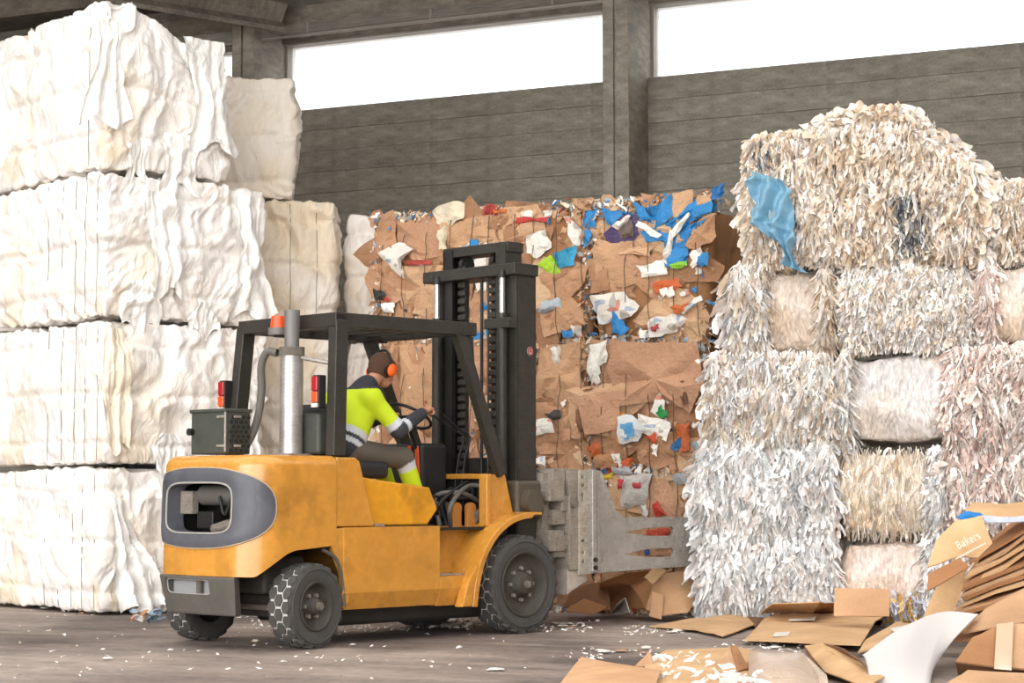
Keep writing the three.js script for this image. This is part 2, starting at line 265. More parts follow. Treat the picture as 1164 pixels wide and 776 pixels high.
// a hanging piece of film: a folded sheet that follows the bale's side and comes free at its lower end
function drape(parent, g, face, w, h, d, x, y0, y1, width, lean, seed, mat, flare = 0.06) {
  const nu = 22, nv = 26, pos = [], uv = [], idx = [], r = rng(seed), ph = r() * 6;
  for (let j = 0; j <= nv; j++) for (let i = 0; i <= nu; i++) {
    const a = i / nu - 0.5, t = j / nv, wd = width * (0.7 + 0.5 * t + 0.25 * Math.sin(t * 5 + ph)), y = lerp(y0, y1, t) + 0.06 * Math.sin(a * 9 + ph) * t, s = x + a * wd + lean * t;
    const p = face === 'z' ? g.userData.at(clamp(s, -w / 2, w / 2), clamp(y, 0.02, h), d / 2) : g.userData.at(w / 2, clamp(y, 0.02, h), clamp(s, -d / 2, d / 2));
    const off = 0.015 + flare * 0.7 * t * (0.5 + 0.5 * Math.sin(a * 16 + ph + t * 2)) + 0.02 * ridge(a * 5 + seed, t * 2, 1);
    if (face === 'z') { p.z += off; p.x = s; } else { p.x += off; p.z = s; }
    p.y = y1 < 0 ? y : Math.max(0.012, y);
    pos.push(p.x, p.y, p.z); uv.push(s, y);
    if (i < nu && j < nv) { const k = j * (nu + 1) + i; idx.push(k, k + 1, k + nu + 1, k + 1, k + nu + 2, k + nu + 1); }
  }
  const q = new THREE.BufferGeometry(); q.setAttribute('position', new THREE.Float32BufferAttribute(pos, 3)); q.setAttribute('uv', new THREE.Float32BufferAttribute(uv, 2)); q.setIndex(idx); q.computeVertexNormals();
  return part('loose_film', q, mat, parent);
}
{
  // tall white stack: its near corner stands at the pixel (112, 700) of the floor
  const corner = G(112, 700), th = 48 * Math.PI / 180, e1 = V(Math.sin(th), 0, -Math.cos(th)), e2 = V(-Math.cos(th), 0, -Math.sin(th)), turn = Math.PI / 2 - th;
  // box x axis = e1 (the side turned to the forklift); the box's -x side is the other visible one
  const levels = ['bottom bale of the tall white film stack, skirt of film spreading over the floor', 'white film bale second from the floor in the tall stack behind the forklift', 'white film bale third from the floor in the tall stack, bulging over the forklift', 'topmost torn white film bale of the tall stack under the roof beam'];
  const len = [1.66, 1.72, 1.72, 1.3], slide = [0, 0.0, -0.02, -0.02], hs = [1.28, 1.29, 1.31, 1.52];
  let y = 0;
  for (let k = 0; k < 4; k++) {
    const w = len[k], d = 2.1, h = hs[k], c = corner.clone().addScaledVector(e1, w / 2 + slide[k]).addScaledVector(e2, d / 2);
    const wires = []; if (k < 3) for (const z of [0.98, 0.78, 0.6, 0.38, 0.12]) wires.push(['w', z]); else wires.push(['w', 0.8]);
    // front (+z) carries e1; -x side carries the wires
    const [b, g] = filmBale('film_bale', levels[k], [c.x, y, c.z], turn, w, h, d, k + 1, k === 3 ? 0.02 : 0.0, wires, 'white film bales in the tall stack', k === 3 ? 0.42 : 0);
    if (k === 0) { drape(b, g, 'z', w, h, d, -0.72, 1.0, 0.02, 0.3, 0.3, 5, looseFilm, 0.16); drape(b, g, 'z', w, h, d, -0.4, 0.5, 0.02, 0.22, 0.12, 6, looseFilm, 0.07); }
    if (k === 1) { drape(b, g, 'z', w, h, d, -0.75, 1.2, 0.15, 0.26, 0.06, 7, loosePaper, 0.05); drape(b, g, 'z', w, h, d, 0.55, 0.75, 0.05, 0.3, 0.12, 8, looseFilm, 0.08); }
    if (k === 2) { drape(b, g, 'z', w, h, d, -0.3, 1.15, 0.25, 0.34, 0.1, 9, looseFilm, 0.07); drape(b, g, 'z', w, h, d, 0.62, 1.2, 0.1, 0.36, 0.08, 10, looseFilm, 0.06); }
    if (k === 3) { drape(b, g, 'z', w, h, d, -0.62, 1.32, 0.4, 0.34, -0.05, 11, looseFilm, 0.1); drape(b, g, 'z', w, h, d, 0.35, 1.3, 0.3, 0.45, 0.1, 12, looseFilm, 0.09); }
    if (k) for (const [x, ww, y0, y1, f] of [[[-0.2, 0.3, 0.3, -0.08, 0.02], [0.3, 0.2, 0.25, -0.06, 0.03]], [[-0.5, 0.36, 0.35, -0.07, 0.03], [0.15, 0.26, 0.22, -0.09, 0.03]], [[0.1, 0.4, 0.4, -0.1, 0.03], [-0.35, 0.22, 0.25, -0.05, 0.02]]][k - 1]) drape(b, g, 'z', w, h, d, x, y0, y1, ww, 0.03, 40 + k * 7 + Math.round(x * 20), looseFilm, f);
    y += h - 0.012;
  }
  // cream bales behind it
  const cl = ['bottom cream film bale behind the forklift cab', 'cream film bale second from the floor behind the exhaust', 'wide cream film bale third from the floor behind the overhead guard', 'topmost cream film bale, lumpy, beside the window strip'];
  y = 0;
  for (let k = 0; k < 4; k++) {
    const w = 1.0, right = D(k === 3 ? 332 : 383, 300, 18.6), h = [1.28, 1.3, 1.33, 1.24][k], d = 1.1, c = right.clone().add(V(-w / 2 * 0.993 - d / 2 * 0.12, 0, w / 2 * 0.12 - d / 2 * 0.993));
    filmBale('film_bale', cl[k], [c.x, y, c.z], 0.12, w, h, d, k + 11, 0.75, k === 2 ? [['z', 0.3], ['z', 0.05]] : [], 'cream film bales');
    y += h - 0.012;
  }
  y = 0;
  const dl = ['bottom pale film bale between cream stack and cardboard bales', 'middle pale film bale between cream stack and cardboard bales', 'top pale film bale between cream stack and cardboard bales'];
  for (let k = 0; k < 3; k++) {
    const w = 0.9, left = D(384, 300, 18.9), h = 1.28, d = 1.1;
    filmBale('film_bale', dl[k], [left.x + w / 2 + 0.06, y, left.z - 0.65], 0.05, w, h, d, k + 31, 0.32, [], 'pale film bales');
    y += h - 0.012;
  }
}

// ---------------------------------------------------------------- strips of shredded paper
function ribbon(curl, twist, segs, taper, seed) {              // hangs from 0 to -1, one unit wide
  const pos = [], idx = [], r = rng(seed); let z = 0, x = 0;
  for (let k = 0; k <= segs; k++) { const t = k / segs, a = twist * t, w = 0.5 * (1 - taper * Math.pow(Math.abs(t - 0.45) * 1.8, 3)); z = 0.4 * curl * Math.sin(t * 2.6 + 0.4) * (0.4 + 0.6 * t) + (r() - 0.5) * 0.09; x += (r() - 0.5) * 1.3; pos.push(x - w * Math.cos(a), -t, z - w * Math.sin(a) * 0.3, x + w * Math.cos(a), -t, z + w * Math.sin(a) * 0.3); if (k < segs) { const i = k * 2; idx.push(i, i + 1, i + 2, i + 1, i + 3, i + 2); } }
  const g = new THREE.BufferGeometry(); g.setAttribute('position', new THREE.Float32BufferAttribute(pos, 3)); g.setIndex(idx); const f = g.toNonIndexed(); f.computeVertexNormals(); return f;
}
const RIB = [ribbon(0.22, 0.8, 6, 0.1, 1), ribbon(0.4, -2.2, 7, 0.3, 2), ribbon(-0.2, 2.6, 6, 0.05, 3), ribbon(0.14, 0.3, 5, 0.35, 4), ribbon(0.6, 3.4, 8, 0.1, 5), ribbon(-0.45, -1.4, 6, 0.2, 6)];
const stripMat = M('paper_strip', '#ffffff', 0.85, {});
// strips over a region: sample() gives [point, outward normal, length, width]; palette of linear-ish css colours
function strips(parent, name, count, seed, palette, sample, mess = 0.5) {
  const r = rng(seed), per = RIB.map(() => []), up = V(0, 1, 0), m = new THREE.Matrix4(), col = palette.map((c) => new THREE.Color(c));
  for (let i = 0; i < count; i++) {
    const [p, n, len, wid] = sample(r), nn = n.clone().add(V(r() - 0.5, r() - 0.5, r() - 0.5).multiplyScalar(mess * 0.75)).normalize();
    const wild = r() < 0.25 ? 2.6 : 1, dn = V((r() - 0.5) * mess * 1.6 * wild, -1, (r() - 0.5) * mess * 1.2); if (Math.abs(n.y) > 0.7) dn.set(r() - 0.5, -0.15, r() - 0.2); dn.normalize();
    const yA = dn.clone().negate(), xA = yA.clone().cross(nn).normalize(), zA = xA.clone().cross(yA).normalize();
    m.makeBasis(xA.multiplyScalar(wid), yA.multiplyScalar(len), zA.multiplyScalar(len)).setPosition(p);
    per[Math.floor(r() * RIB.length)].push([m.clone(), col[Math.floor(r() * col.length)].clone().multiplyScalar(0.93 + r() * 0.09)]);
  }
  per.forEach((list, k) => {
    const im = new THREE.InstancedMesh(RIB[k], stripMat, list.length); list.forEach(([mm, c], i) => { im.setMatrixAt(i, mm); im.setColorAt(i, c); });
    im.name = name; im.castShadow = im.receiveShadow = true; im.userData.kind = 'stuff'; parent.add(im);
  });
}
// ---------------------------------------------------------------- cardboard bales
const KR = ['#c49c7a', '#bb9070', '#cda886', '#b28868', '#c2977a', '#a97f60', '#d4b494'].map((c, i) => M('kraft_' + i, c, 0.85, { map: TX.kraft, bumpMap: TX.crumple, bumpScale: 0.012 }));
const PAPER = (hex) => M('paper_' + hex, hex, 0.6, { map: TX.grime, bumpMap: TX.crumple, bumpScale: 0.01 });
const PRINT = [0, 1, 2].map((k) => M('printed_paper_' + k, ['#efece6', '#e4e0da', '#f6f4ef'][k], 0.6, { map: TX.print, bumpMap: TX.crumple, bumpScale: 0.012 }));
const inner = M('kraft_bale_inside', '#a67a55', 0.9, { map: TX.kraft, vertexColors: true });
// a crumpled sheet: outline in the plane (x right, y up), bulging out in z
function scrapShape(poly, bulge, seed, edge = 0.02) {
  const r = rng(seed), pts = [];
  for (let i = 0; i < poly.length; i++) { const a = poly[i], b = poly[(i + 1) % poly.length], n = poly.length > 8 ? 2 : 3; for (let k = 0; k < n; k++) { const t = k / n; pts.push([lerp(a[0], b[0], t) + (k ? (r() - 0.5) * edge : 0), lerp(a[1], b[1], t) + (k ? (r() - 0.5) * edge : 0)]); } }
  let cx = 0, cy = 0; for (const p of pts) { cx += p[0] / pts.length; cy += p[1] / pts.length; }
  const size = Math.max(...pts.map((p) => Math.hypot(p[0] - cx, p[1] - cy)));
  const pos = [cx, cy, bulge], n = pts.length, uv = [], idx = [], rings = [0.55, 1];
  for (const s of rings) for (const p of pts) { const x = cx + (p[0] - cx) * s, y = cy + (p[1] - cy) * s; pos.push(x, y, s < 1 ? bulge * 0.8 + (N(x * 9 + seed, y * 6, 2) * 0.26) * size : (N(x * 5 + seed, y * 5, 7) * 0.22 + 0.02) * size - bulge * 0.15); }
  for (let i = 0; i < n; i++) { const j = (i + 1) % n; idx.push(0, 1 + i, 1 + j, 1 + i, 1 + n + i, 1 + j, 1 + j, 1 + n + i, 1 + n + j); }
  const ou = r() * 3, ov = r() * 3; for (let i = 0; i < pos.length; i += 3) uv.push(pos[i] + ou, pos[i + 1] + ov);
  const g = new THREE.BufferGeometry(); g.setAttribute('position', new THREE.Float32BufferAttribute(pos, 3)); g.setAttribute('uv', new THREE.Float32BufferAttribute(uv, 2)); g.setIndex(idx);
  const f = g.toNonIndexed(); f.computeVertexNormals(); return toCreasedNormals(f, 0.75);
}
function randomPoly(r, w, h) { const n = 5 + Math.floor(r() * 4), out = [], a0 = r() * 6.28; for (let i = 0; i < n; i++) { const a = a0 + (i + (r() - 0.5) * 0.6) / n * 6.283, k = 0.55 + r() * 0.6; out.push([Math.cos(a) * w * 0.6 * k, Math.sin(a) * h * 0.6 * k]); } return out; }
const CARD = [];                                              // the bales of the wall of cardboard, [group, local x of centre, base]
const CARD_AT = V(1.70, 0, -16.56), CARD_N = V(Math.sin(HALL_YAW), 0, Math.cos(HALL_YAW)), CARD_U = V(Math.cos(HALL_YAW), 0, -Math.sin(HALL_YAW));
{
  const names = [['bottom cardboard bale at the cab end of the brown bale wall', 'bottom cardboard bale behind the forklift mast', 'bottom cardboard bale behind the clamp arm'],
    ['middle cardboard bale behind the driver', 'middle cardboard bale behind the mast, with torn white scraps', 'middle cardboard bale with a bright printed bag, beside the shredded paper'],
    ['top cardboard bale next to the pale film bale', 'top cardboard bale above the mast', 'top cardboard bale with large blue printed board']];
  const hs = [1.2, 1.17, 1.24];
  const loose = [0.055, 0.03, 0.045];
  const w = 1.09, d = 1.25;
  let y = 0;
  for (let row = 0; row < 3; row++) {
    for (let col = 0; col < 3; col++) {
      const u = -(2 - col) * w - w / 2, h = hs[row], c = CARD_AT.clone().addScaledVector(CARD_U, u).addScaledVector(CARD_N, -d / 2), seed = row * 3 + col + 1, r = rng(seed * 977);
      const b = thing('cardboard_bale', names[row][col], 'bale', [c.x, y, c.z], HALL_YAW, 'cardboard bales behind the forklift');
      const push = (v, n, t) => { const s = seed * 5.7, e = Math.sin(Math.PI * clamp(t, 0, 1)), tie = Math.abs(((v.x / 0.2) % 1 + 1) % 1 - 0.5) * 2; return (e - 0.7) * 0.06 + N(v.x * 3 + s, v.y * 3, v.z * 3) * 0.05 + ridge(v.x * 8 + s, v.y * 5, v.z * 6) * 0.03 - 0.03 + (1 - tie * tie) * 0.016; };
      const g = baleShape(w - 0.02, h, d, 0.045, 0.07, push);
      tint(g, (k, x, yy, z) => { const q = fbm(x * 3 + seed, yy * 3, z * 3, 3); k.setRGB(lerp(0.8, 1.1, q + 0.5), lerp(0.78, 1.08, q + 0.5), lerp(0.74, 1.05, q + 0.5)); });
      part('compressed_core', g, inner, b);
      const zf = (x, yy) => g.userData.at(clamp(x, -w / 2 + 0.02, w / 2 - 0.02), clamp(yy, 0.02, h - 0.02), d / 2).z;
      // large boards, then smaller ones, then torn bits along the seams
      const put = (name, poly, mat, x, yy, out, bulge, tilt, spin) => { const m = part(name, scrapShape(poly, bulge, seed * 131 + b.children.length), mat, b); m.position.set(x, yy, zf(x, yy) + out); m.rotation.set((r() - 0.5) * tilt, (r() - 0.5) * tilt, spin); return m; };
      for (let k = 0; k < 9; k++) { const ww = 0.36 + r() * 0.32, hh = 0.32 + r() * 0.32; put('cardboard_sheet', randomPoly(r, ww, hh), KR[Math.floor(r() * 7)], ((k % 3) - 1) * 0.36 + (r() - 0.5) * 0.16, h * (0.2 + 0.3 * Math.floor(k / 3)) + (r() - 0.5) * 0.14, 0.012 + r() * 0.03, 0.015 + r() * 0.02, 0.12, (r() - 0.5) * 0.5); }
      const nSmall = row ? 100 : 60;
      for (let k = 0; k < nSmall; k++) {
        const e = r(), x = (r() - 0.5) * (w - 0.08), yy = e < 0.45 ? (r() < 0.5 ? r() * 0.16 : h - r() * 0.16) : r() * h, sz = 0.03 + r() * r() * r() * 0.22, q = r();
        const mat = q < 0.56 ? KR[Math.floor(r() * 7)] : q < 0.8 ? PRINT[Math.floor(r() * 3)] : q < 0.86 ? PAPER('#2f8fd0') : q < 0.9 ? PAPER('#b9c4cc') : q < 0.935 ? PAPER('#c8552c') : q < 0.955 ? PAPER('#b33a34') : q < 0.965 ? PAPER('#5aa83e') : PAPER('#574a40');
        put(q < 0.56 ? 'cardboard_scrap' : 'paper_scrap', randomPoly(r, sz, sz * (0.6 + r() * 1.1)), mat, x, yy, 0.012 + r() * loose[1], 0.012, 0.9, (r() - 0.5) * 2.4);
      }
      if (row === 2) for (let k = 0; k < 26; k++) {           // loose bits lying on top
        const sz = 0.06 + r() * 0.16, q = r(), m = part(q < 0.7 ? 'cardboard_scrap' : 'paper_scrap', scrapShape(randomPoly(r, sz, sz), 0.02, seed * 57 + k), q < 0.7 ? KR[Math.floor(r() * 7)] : PAPER(['#efece6', '#f3e6cc', '#e9dcc4'][k % 3]), b);
        m.position.set((r() - 0.5) * w, h - 0.015 + r() * 0.05, d / 2 - 0.02 - r() * 0.5); m.rotation.set(-1.2 + (r() - 0.5) * 1.9, (r() - 0.5) * 1.6, r() * 6);
      }
      for (let k = 0; k < 5; k++) {                           // baling wires
        const x = -w / 2 + 0.12 + k * 0.225, pts = []; let o = 0;
        for (let q = 0; q <= 12; q++) { const yy = 0.03 + (h - 0.06) * q / 12; o += (r() - 0.5) * 0.012; pts.push(V(x + o, yy, zf(x + o, yy) + 0.085)); }
        part('baling_wire', tube(pts, 0.0034, 36, 5), wireMat, b);
      }
      strips(b, 'torn_fringe', row === 2 ? 520 : 300, seed * 311, ['#c49c7a', '#b28868', '#d4b494', '#a97f60', '#efece6', '#f6f4ef', '#8f6a4e', '#e9dcc4', '#cda886', '#9fb4c6', '#3c86bd'], (q) => {
        const f = q(), len = 0.03 + q() * 0.12, wid = 0.008 + q() * q() * 0.045;
        if (row === 2 && f < 0.5) return [V((q() - 0.5) * w, h - 0.01 + q() * 0.07, d / 2 - q() * q() * 0.6), V(q() - 0.5, 0.4, q()), len, wid];
        const x = f < 0.75 ? (q() - 0.5) * w : (q() < 0.5 ? -1 : 1) * (w / 2 - q() * 0.07), yy = f < 0.75 ? (q() < 0.5 ? q() * 0.07 : h - q() * 0.07) : q() * h;
        return [V(x, yy + len * 0.5, zf(x, yy) - 0.01 + q() * 0.06), V(0, 0, 1), len, wid];
      }, 1.6);
      CARD.push([b, u, y, w, h, zf, d]);
    }
    y += hs[row] - 0.01;
  }
}
// pieces that stand out in the photograph, at their places on the face of the bales
{
  let seed = 4000; const WH = '#f2f0ec';
  const piece = (color, px, out = 0.05, bulge = 0.015, name = 'printed_board', lab) => {
    const w3 = px.map(([x, y]) => onPlane(x, y, CARD_AT.clone().addScaledVector(CARD_N, 0.04), CARD_N)), loc = w3.map((p) => [p.clone().sub(CARD_AT).dot(CARD_U), p.y]);
    let cu = 0, cy = 0; for (const p of loc) { cu += p[0] / loc.length; cy += p[1] / loc.length; }
    let best = CARD[0], bd = 99; for (const c of CARD) { const e = Math.hypot(c[1] - cu, c[2] + c[4] / 2 - cy); if (e < bd) { bd = e; best = c; } }
    const poly = loc.map(([u, y]) => [u - cu, y - cy]);
    const m = part(name, scrapShape(poly, bulge, ++seed, 0.035), typeof color === 'string' ? (color === WH ? PRINT[seed % 3] : PAPER(color)) : color, best[0]);
    m.position.set(cu - best[1], cy - best[2], best[5](cu - best[1], cy - best[2]) + out); if (lab) m.userData.label = lab; return m;
  };
  const K = KR, BL = '#2a8bd2', DBL = '#1f6fb5';
  // broad kraft panels
  piece(K[4], [[448, 250], [498, 246], [502, 290], [470, 296], [452, 280]], 0.05); piece(K[0], [[500, 252], [560, 244], [565, 270], [520, 282], [500, 275]], 0.05);
  piece(K[2], [[560, 236], [612, 232], [620, 262], [575, 272]], 0.05); piece(K[5], [[464, 300], [500, 296], [502, 352], [466, 358]], 0.05);
  piece(K[4], [[428, 310], [448, 296], [456, 340], [436, 354]], 0.06); piece(K[1], [[438, 246], [448, 238], [452, 278], [428, 288], [424, 266]], 0.075);
  piece(K[0], [[680, 272], [720, 274], [724, 322], [690, 330], [674, 300]], 0.045); piece(K[3], [[668, 296], [690, 284], [694, 330], [672, 334]], 0.055);
  piece(K[4], [[702, 388], [796, 390], [804, 436], [786, 470], [752, 455], [700, 462], [692, 420]], 0.055, 0.03); piece(K[0], [[612, 392], [660, 388], [664, 440], [640, 462], [612, 452]], 0.05, 0.03);
  piece(K[4], [[656, 448], [706, 444], [706, 486], [668, 494]], 0.06); piece(K[1], [[612, 458], [652, 450], [650, 500], [612, 508]], 0.05); piece(K[0], [[452, 392], [494, 390], [494, 470], [456, 474]], 0.06, 0.012);
  piece(K[5], [[446, 402], [456, 392], [458, 470], [444, 480]], 0.04); piece(K[4], [[536, 396], [556, 394], [556, 480], [536, 490]], 0.05); piece(K[0], [[740, 536], [790, 536], [786, 588], [744, 590]], 0.05); piece(K[2], [[690, 540], [720, 538], [726, 588], [696, 590]], 0.05);
  // top bale with the blue board
  piece(BL, [[690, 236], [718, 242], [760, 230], [810, 226], [804, 250], [786, 264], [782, 302], [758, 304], [750, 278], [726, 268], [702, 262]], 0.06, 0.02, 'printed_board', 'large blue printed board');
  piece(BL, [[684, 236], [706, 240], [716, 250], [700, 262], [690, 254]], 0.07); piece(BL, [[720, 230], [734, 236], [744, 250], [730, 252]], 0.075); piece(BL, [[756, 228], [766, 222], [766, 246], [744, 262], [746, 246]], 0.075);
  piece(BL, [[728, 262], [768, 266], [790, 250], [788, 262], [778, 292], [762, 306], [756, 276], [736, 276]], 0.07, 0.02); piece(BL, [[784, 238], [810, 228], [810, 242], [780, 256]], 0.085); piece(BL, [[758, 284], [784, 282], [780, 304], [758, 304]], 0.085);
  piece(BL, [[664, 242], [678, 236], [676, 260], [662, 258]], 0.065); piece(BL, [[664, 262], [672, 262], [670, 276], [662, 270]], 0.065); piece(DBL, [[812, 212], [824, 208], [820, 224], [808, 226]], 0.09);
  piece('#4d3a6b', [[686, 266], [708, 246], [726, 244], [728, 266], [716, 278], [690, 274]], 0.1, 0.02); piece('#6f5f58', [[704, 256], [720, 250], [722, 270], [706, 272]], 0.118, 0.012); piece(WH, [[698, 258], [714, 246], [720, 246], [706, 262]], 0.125);
  piece(K[2], [[766, 220], [790, 216], [782, 246], [770, 256], [764, 240]], 0.1, 0.02); piece(K[2], [[792, 224], [810, 218], [806, 232], [788, 238]], 0.09); piece(K[1], [[790, 262], [816, 244], [818, 270], [796, 286], [782, 280]], 0.1, 0.03); piece(K[2], [[704, 280], [746, 280], [740, 292], [706, 290]], 0.07);
  piece(WH, [[728, 252], [756, 268], [752, 272], [726, 258]], 0.11); piece(WH, [[756, 300], [764, 262], [768, 264], [762, 302]], 0.118); piece(WH, [[764, 266], [784, 244], [788, 246], [768, 272]], 0.116); piece(WH, [[786, 290], [800, 282], [806, 300], [790, 306]], 0.1); piece('#8fd037', [[764, 302], [784, 298], [784, 302], [766, 306]], 0.115);
  piece(WH, [[724, 302], [756, 296], [760, 312], [730, 316]], 0.07); piece(BL, [[794, 292], [808, 288], [808, 304], [796, 302]], 0.115);
  piece(WH, [[640, 246], [648, 248], [662, 262], [664, 278], [652, 278]], 0.08, 0.012); piece('#2ba0cf', [[630, 288], [658, 280], [656, 302], [640, 306]], 0.07, 0.012, 'printed_board', 'turquoise printed card'); piece('#a9d62a', [[612, 302], [628, 290], [640, 310], [630, 314]], 0.075); piece(WH, [[600, 268], [622, 262], [628, 282], [612, 294], [600, 288]], 0.07);
  piece('#c93a34', [[586, 248], [624, 246], [624, 253], [586, 254]], 0.075); piece(WH, [[586, 240], [630, 238], [624, 246], [586, 248]], 0.07); piece('#d9752e', [[560, 238], [578, 238], [576, 242], [560, 242]], 0.07);
  piece('#f0e4cb', [[492, 240], [514, 228], [530, 230], [528, 248], [504, 262], [496, 254]], 0.085); piece('#e9dcc2', [[498, 262], [508, 256], [510, 284], [500, 284]], 0.08); piece(WH, [[432, 288], [456, 276], [474, 284], [458, 298], [462, 318], [448, 306]], 0.09, 0.03); piece('#c24a3c', [[464, 298], [494, 296], [494, 301], [464, 301]], 0.085); piece('#2c2a2c', [[428, 328], [442, 334], [440, 342], [430, 340]], 0.08); piece('#c43c36', [[436, 338], [446, 340], [444, 344], [436, 343]], 0.09); piece(WH, [[434, 346], [450, 344], [450, 356], [438, 354]], 0.085);
  piece(BL, [[538, 272], [544, 272], [550, 290], [540, 298], [536, 284]], 0.08); piece(WH, [[540, 280], [556, 276], [556, 330], [544, 332]], 0.06); piece(BL, [[552, 340], [556, 338], [556, 352], [546, 354]], 0.08); piece(BL, [[536, 376], [552, 378], [548, 388], [536, 386]], 0.08);
  piece(WH, [[674, 336], [712, 332], [728, 348], [720, 360], [690, 366], [676, 352]], 0.085, 0.03); piece(BL, [[696, 348], [706, 360], [718, 374], [708, 382], [698, 378], [696, 364]], 0.11, 0.02); piece('#e8eaf0', [[676, 352], [692, 348], [696, 366], [682, 368]], 0.1);
  piece('#d3652c', [[744, 322], [770, 316], [778, 326], [760, 334], [746, 334]], 0.08); piece(WH, [[752, 330], [768, 326], [770, 336], [756, 340]], 0.1); piece('#cf6a33', [[764, 350], [786, 344], [784, 354], [768, 358]], 0.085); piece(WH, [[736, 364], [766, 356], [782, 362], [770, 378], [740, 384]], 0.09, 0.03); piece('#d14a52', [[742, 372], [752, 368], [752, 374], [744, 377]], 0.12); piece(WH, [[776, 352], [800, 336], [802, 342], [780, 358]], 0.095); piece(BL, [[788, 326], [794, 325], [794, 333], [788, 332]], 0.09);
  piece(BL, [[638, 374], [652, 374], [654, 382], [642, 384]], 0.09); piece('#b8c5cf', [[608, 344], [636, 338], [640, 350], [614, 356]], 0.085, 0.03); piece(WH, [[650, 368], [664, 372], [662, 384], [652, 382]], 0.09); piece(K[1], [[640, 358], [664, 352], [668, 370], [646, 376]], 0.08);
  piece('#ecebe4', [[670, 392], [690, 386], [690, 412], [682, 416], [684, 434], [672, 438], [668, 412]], 0.09, 0.03); piece('#e9e7e0', [[626, 396], [636, 392], [640, 412], [630, 416]], 0.085, 0.025);
  // printed bag on the middle bale
  piece('#f0a32c', [[700, 470], [712, 468], [720, 480], [712, 504], [702, 500]], 0.08); piece('#e9eef2', [[706, 474], [722, 472], [738, 490], [728, 502], [708, 504]], 0.1, 0.025); piece('#5ea6d8', [[710, 482], [724, 480], [726, 496], [714, 500]], 0.128, 0.01); piece(WH, [[728, 470], [764, 480], [760, 502], [748, 500], [724, 488]], 0.105, 0.018); piece(WH, [[742, 468], [752, 446], [758, 456], [762, 472], [752, 474]], 0.1); piece('#1f9c4c', [[748, 470], [755, 458], [762, 472], [754, 476]], 0.13, 0.008); piece('#d4572a', [[738, 496], [748, 490], [750, 502], [744, 504]], 0.13); piece('#27699e', [[766, 506], [778, 494], [780, 508], [768, 512]], 0.1); piece('#c7632c', [[772, 482], [788, 480], [786, 512], [776, 516]], 0.085); piece(WH, [[744, 506], [752, 504], [750, 518], [744, 516]], 0.1); piece('#6f4a34', [[772, 434], [780, 432], [786, 458], [780, 462]], 0.09, 0.01); piece('#8a5a3c', [[656, 466], [672, 460], [678, 492], [668, 500], [660, 490]], 0.07); piece('#c4602f', [[668, 508], [682, 502], [684, 516], [672, 520]], 0.08); piece('#bb8a5f', [[676, 518], [692, 512], [704, 522], [700, 534], [676, 532]], 0.1, 0.04); piece(WH, [[694, 512], [706, 516], [708, 530], [700, 526]], 0.1); piece('#d9653a', [[708, 524], [720, 520], [718, 530], [708, 532]], 0.11); piece('#b9bcc0', [[696, 530], [716, 528], [720, 538], [700, 538]], 0.11);
  piece('#d8b92c', [[684, 538], [698, 538], [696, 544], [686, 545]], 0.1); piece('#cdc8c4', [[704, 540], [742, 538], [734, 574], [708, 578]], 0.09, 0.03, 'clear_film'); piece('#cf3a44', [[704, 545], [712, 545], [710, 556], [705, 556]], 0.125); piece('#cf4a50', [[722, 548], [732, 546], [732, 553], [724, 555]], 0.125); piece('#c8412c', [[744, 572], [752, 570], [762, 586], [748, 588]], 0.1); piece('#c4482e', [[738, 602], [764, 600], [760, 610], [742, 612]], 0.08); piece('#2b63a8', [[732, 624], [742, 622], [742, 632], [733, 633]], 0.08); piece('#a9acb0', [[764, 540], [784, 538], [782, 550], [768, 550]], 0.09);
  piece(K[1], [[700, 596], [770, 594], [772, 640], [702, 644]], 0.05); piece(WH, [[606, 480], [630, 476], [634, 492], [608, 496]], 0.09); piece('#3d3a38', [[622, 470], [640, 466], [640, 476], [626, 480]], 0.1); piece(WH, [[608, 520], [622, 518], [622, 530], [608, 530]], 0.09);
}
// ---------------------------------------------------------------- shredded paper bales
const WHITES = ['#f8f7f6', '#f4f5f6', '#fbfaf8', '#f0f2f4', '#f6f2ee', '#eceff0', '#faf6f2', '#ffffff', '#f2e8e2'];
const CREAMS = ['#f8f0e4', '#f2e4d2', '#fbf6ee', '#eddcc6', '#f9f2ea', '#e9d6bf', '#fcf8f2', '#f5eadc', '#e6cdb4', '#f6f0f0'];
const PINKS = ['#f8efea', '#f5e6df', '#fbf5f1', '#f2dcd3', '#f9f2ec', '#fdfaf7', '#f0d6cc', '#f7eadf'];
const MIXED = [...WHITES, '#f3e6d2', '#ead8bf', '#f7eee0', '#eedfd4', '#dccdc0'];
const shredCore = M('shred_core', '#efeae4', 0.9, { map: TX.shredWrap, bumpMap: TX.filmBump, bumpScale: 0.02 });
const wrapMat = (hex) => M('wrapped_' + hex, hex, 0.42, { map: TX.shredWrap, bumpMap: TX.filmBump, bumpScale: 0.012, physical: true, clearcoat: 0.55, clearcoatRoughness: 0.22 });
const SH_AT = V(1.5, 0, -15.9), SH_U = CARD_U, SH_N = CARD_N;
const shPlace = (t, back) => SH_AT.clone().addScaledVector(SH_U, t).addScaledVector(SH_N, -back);
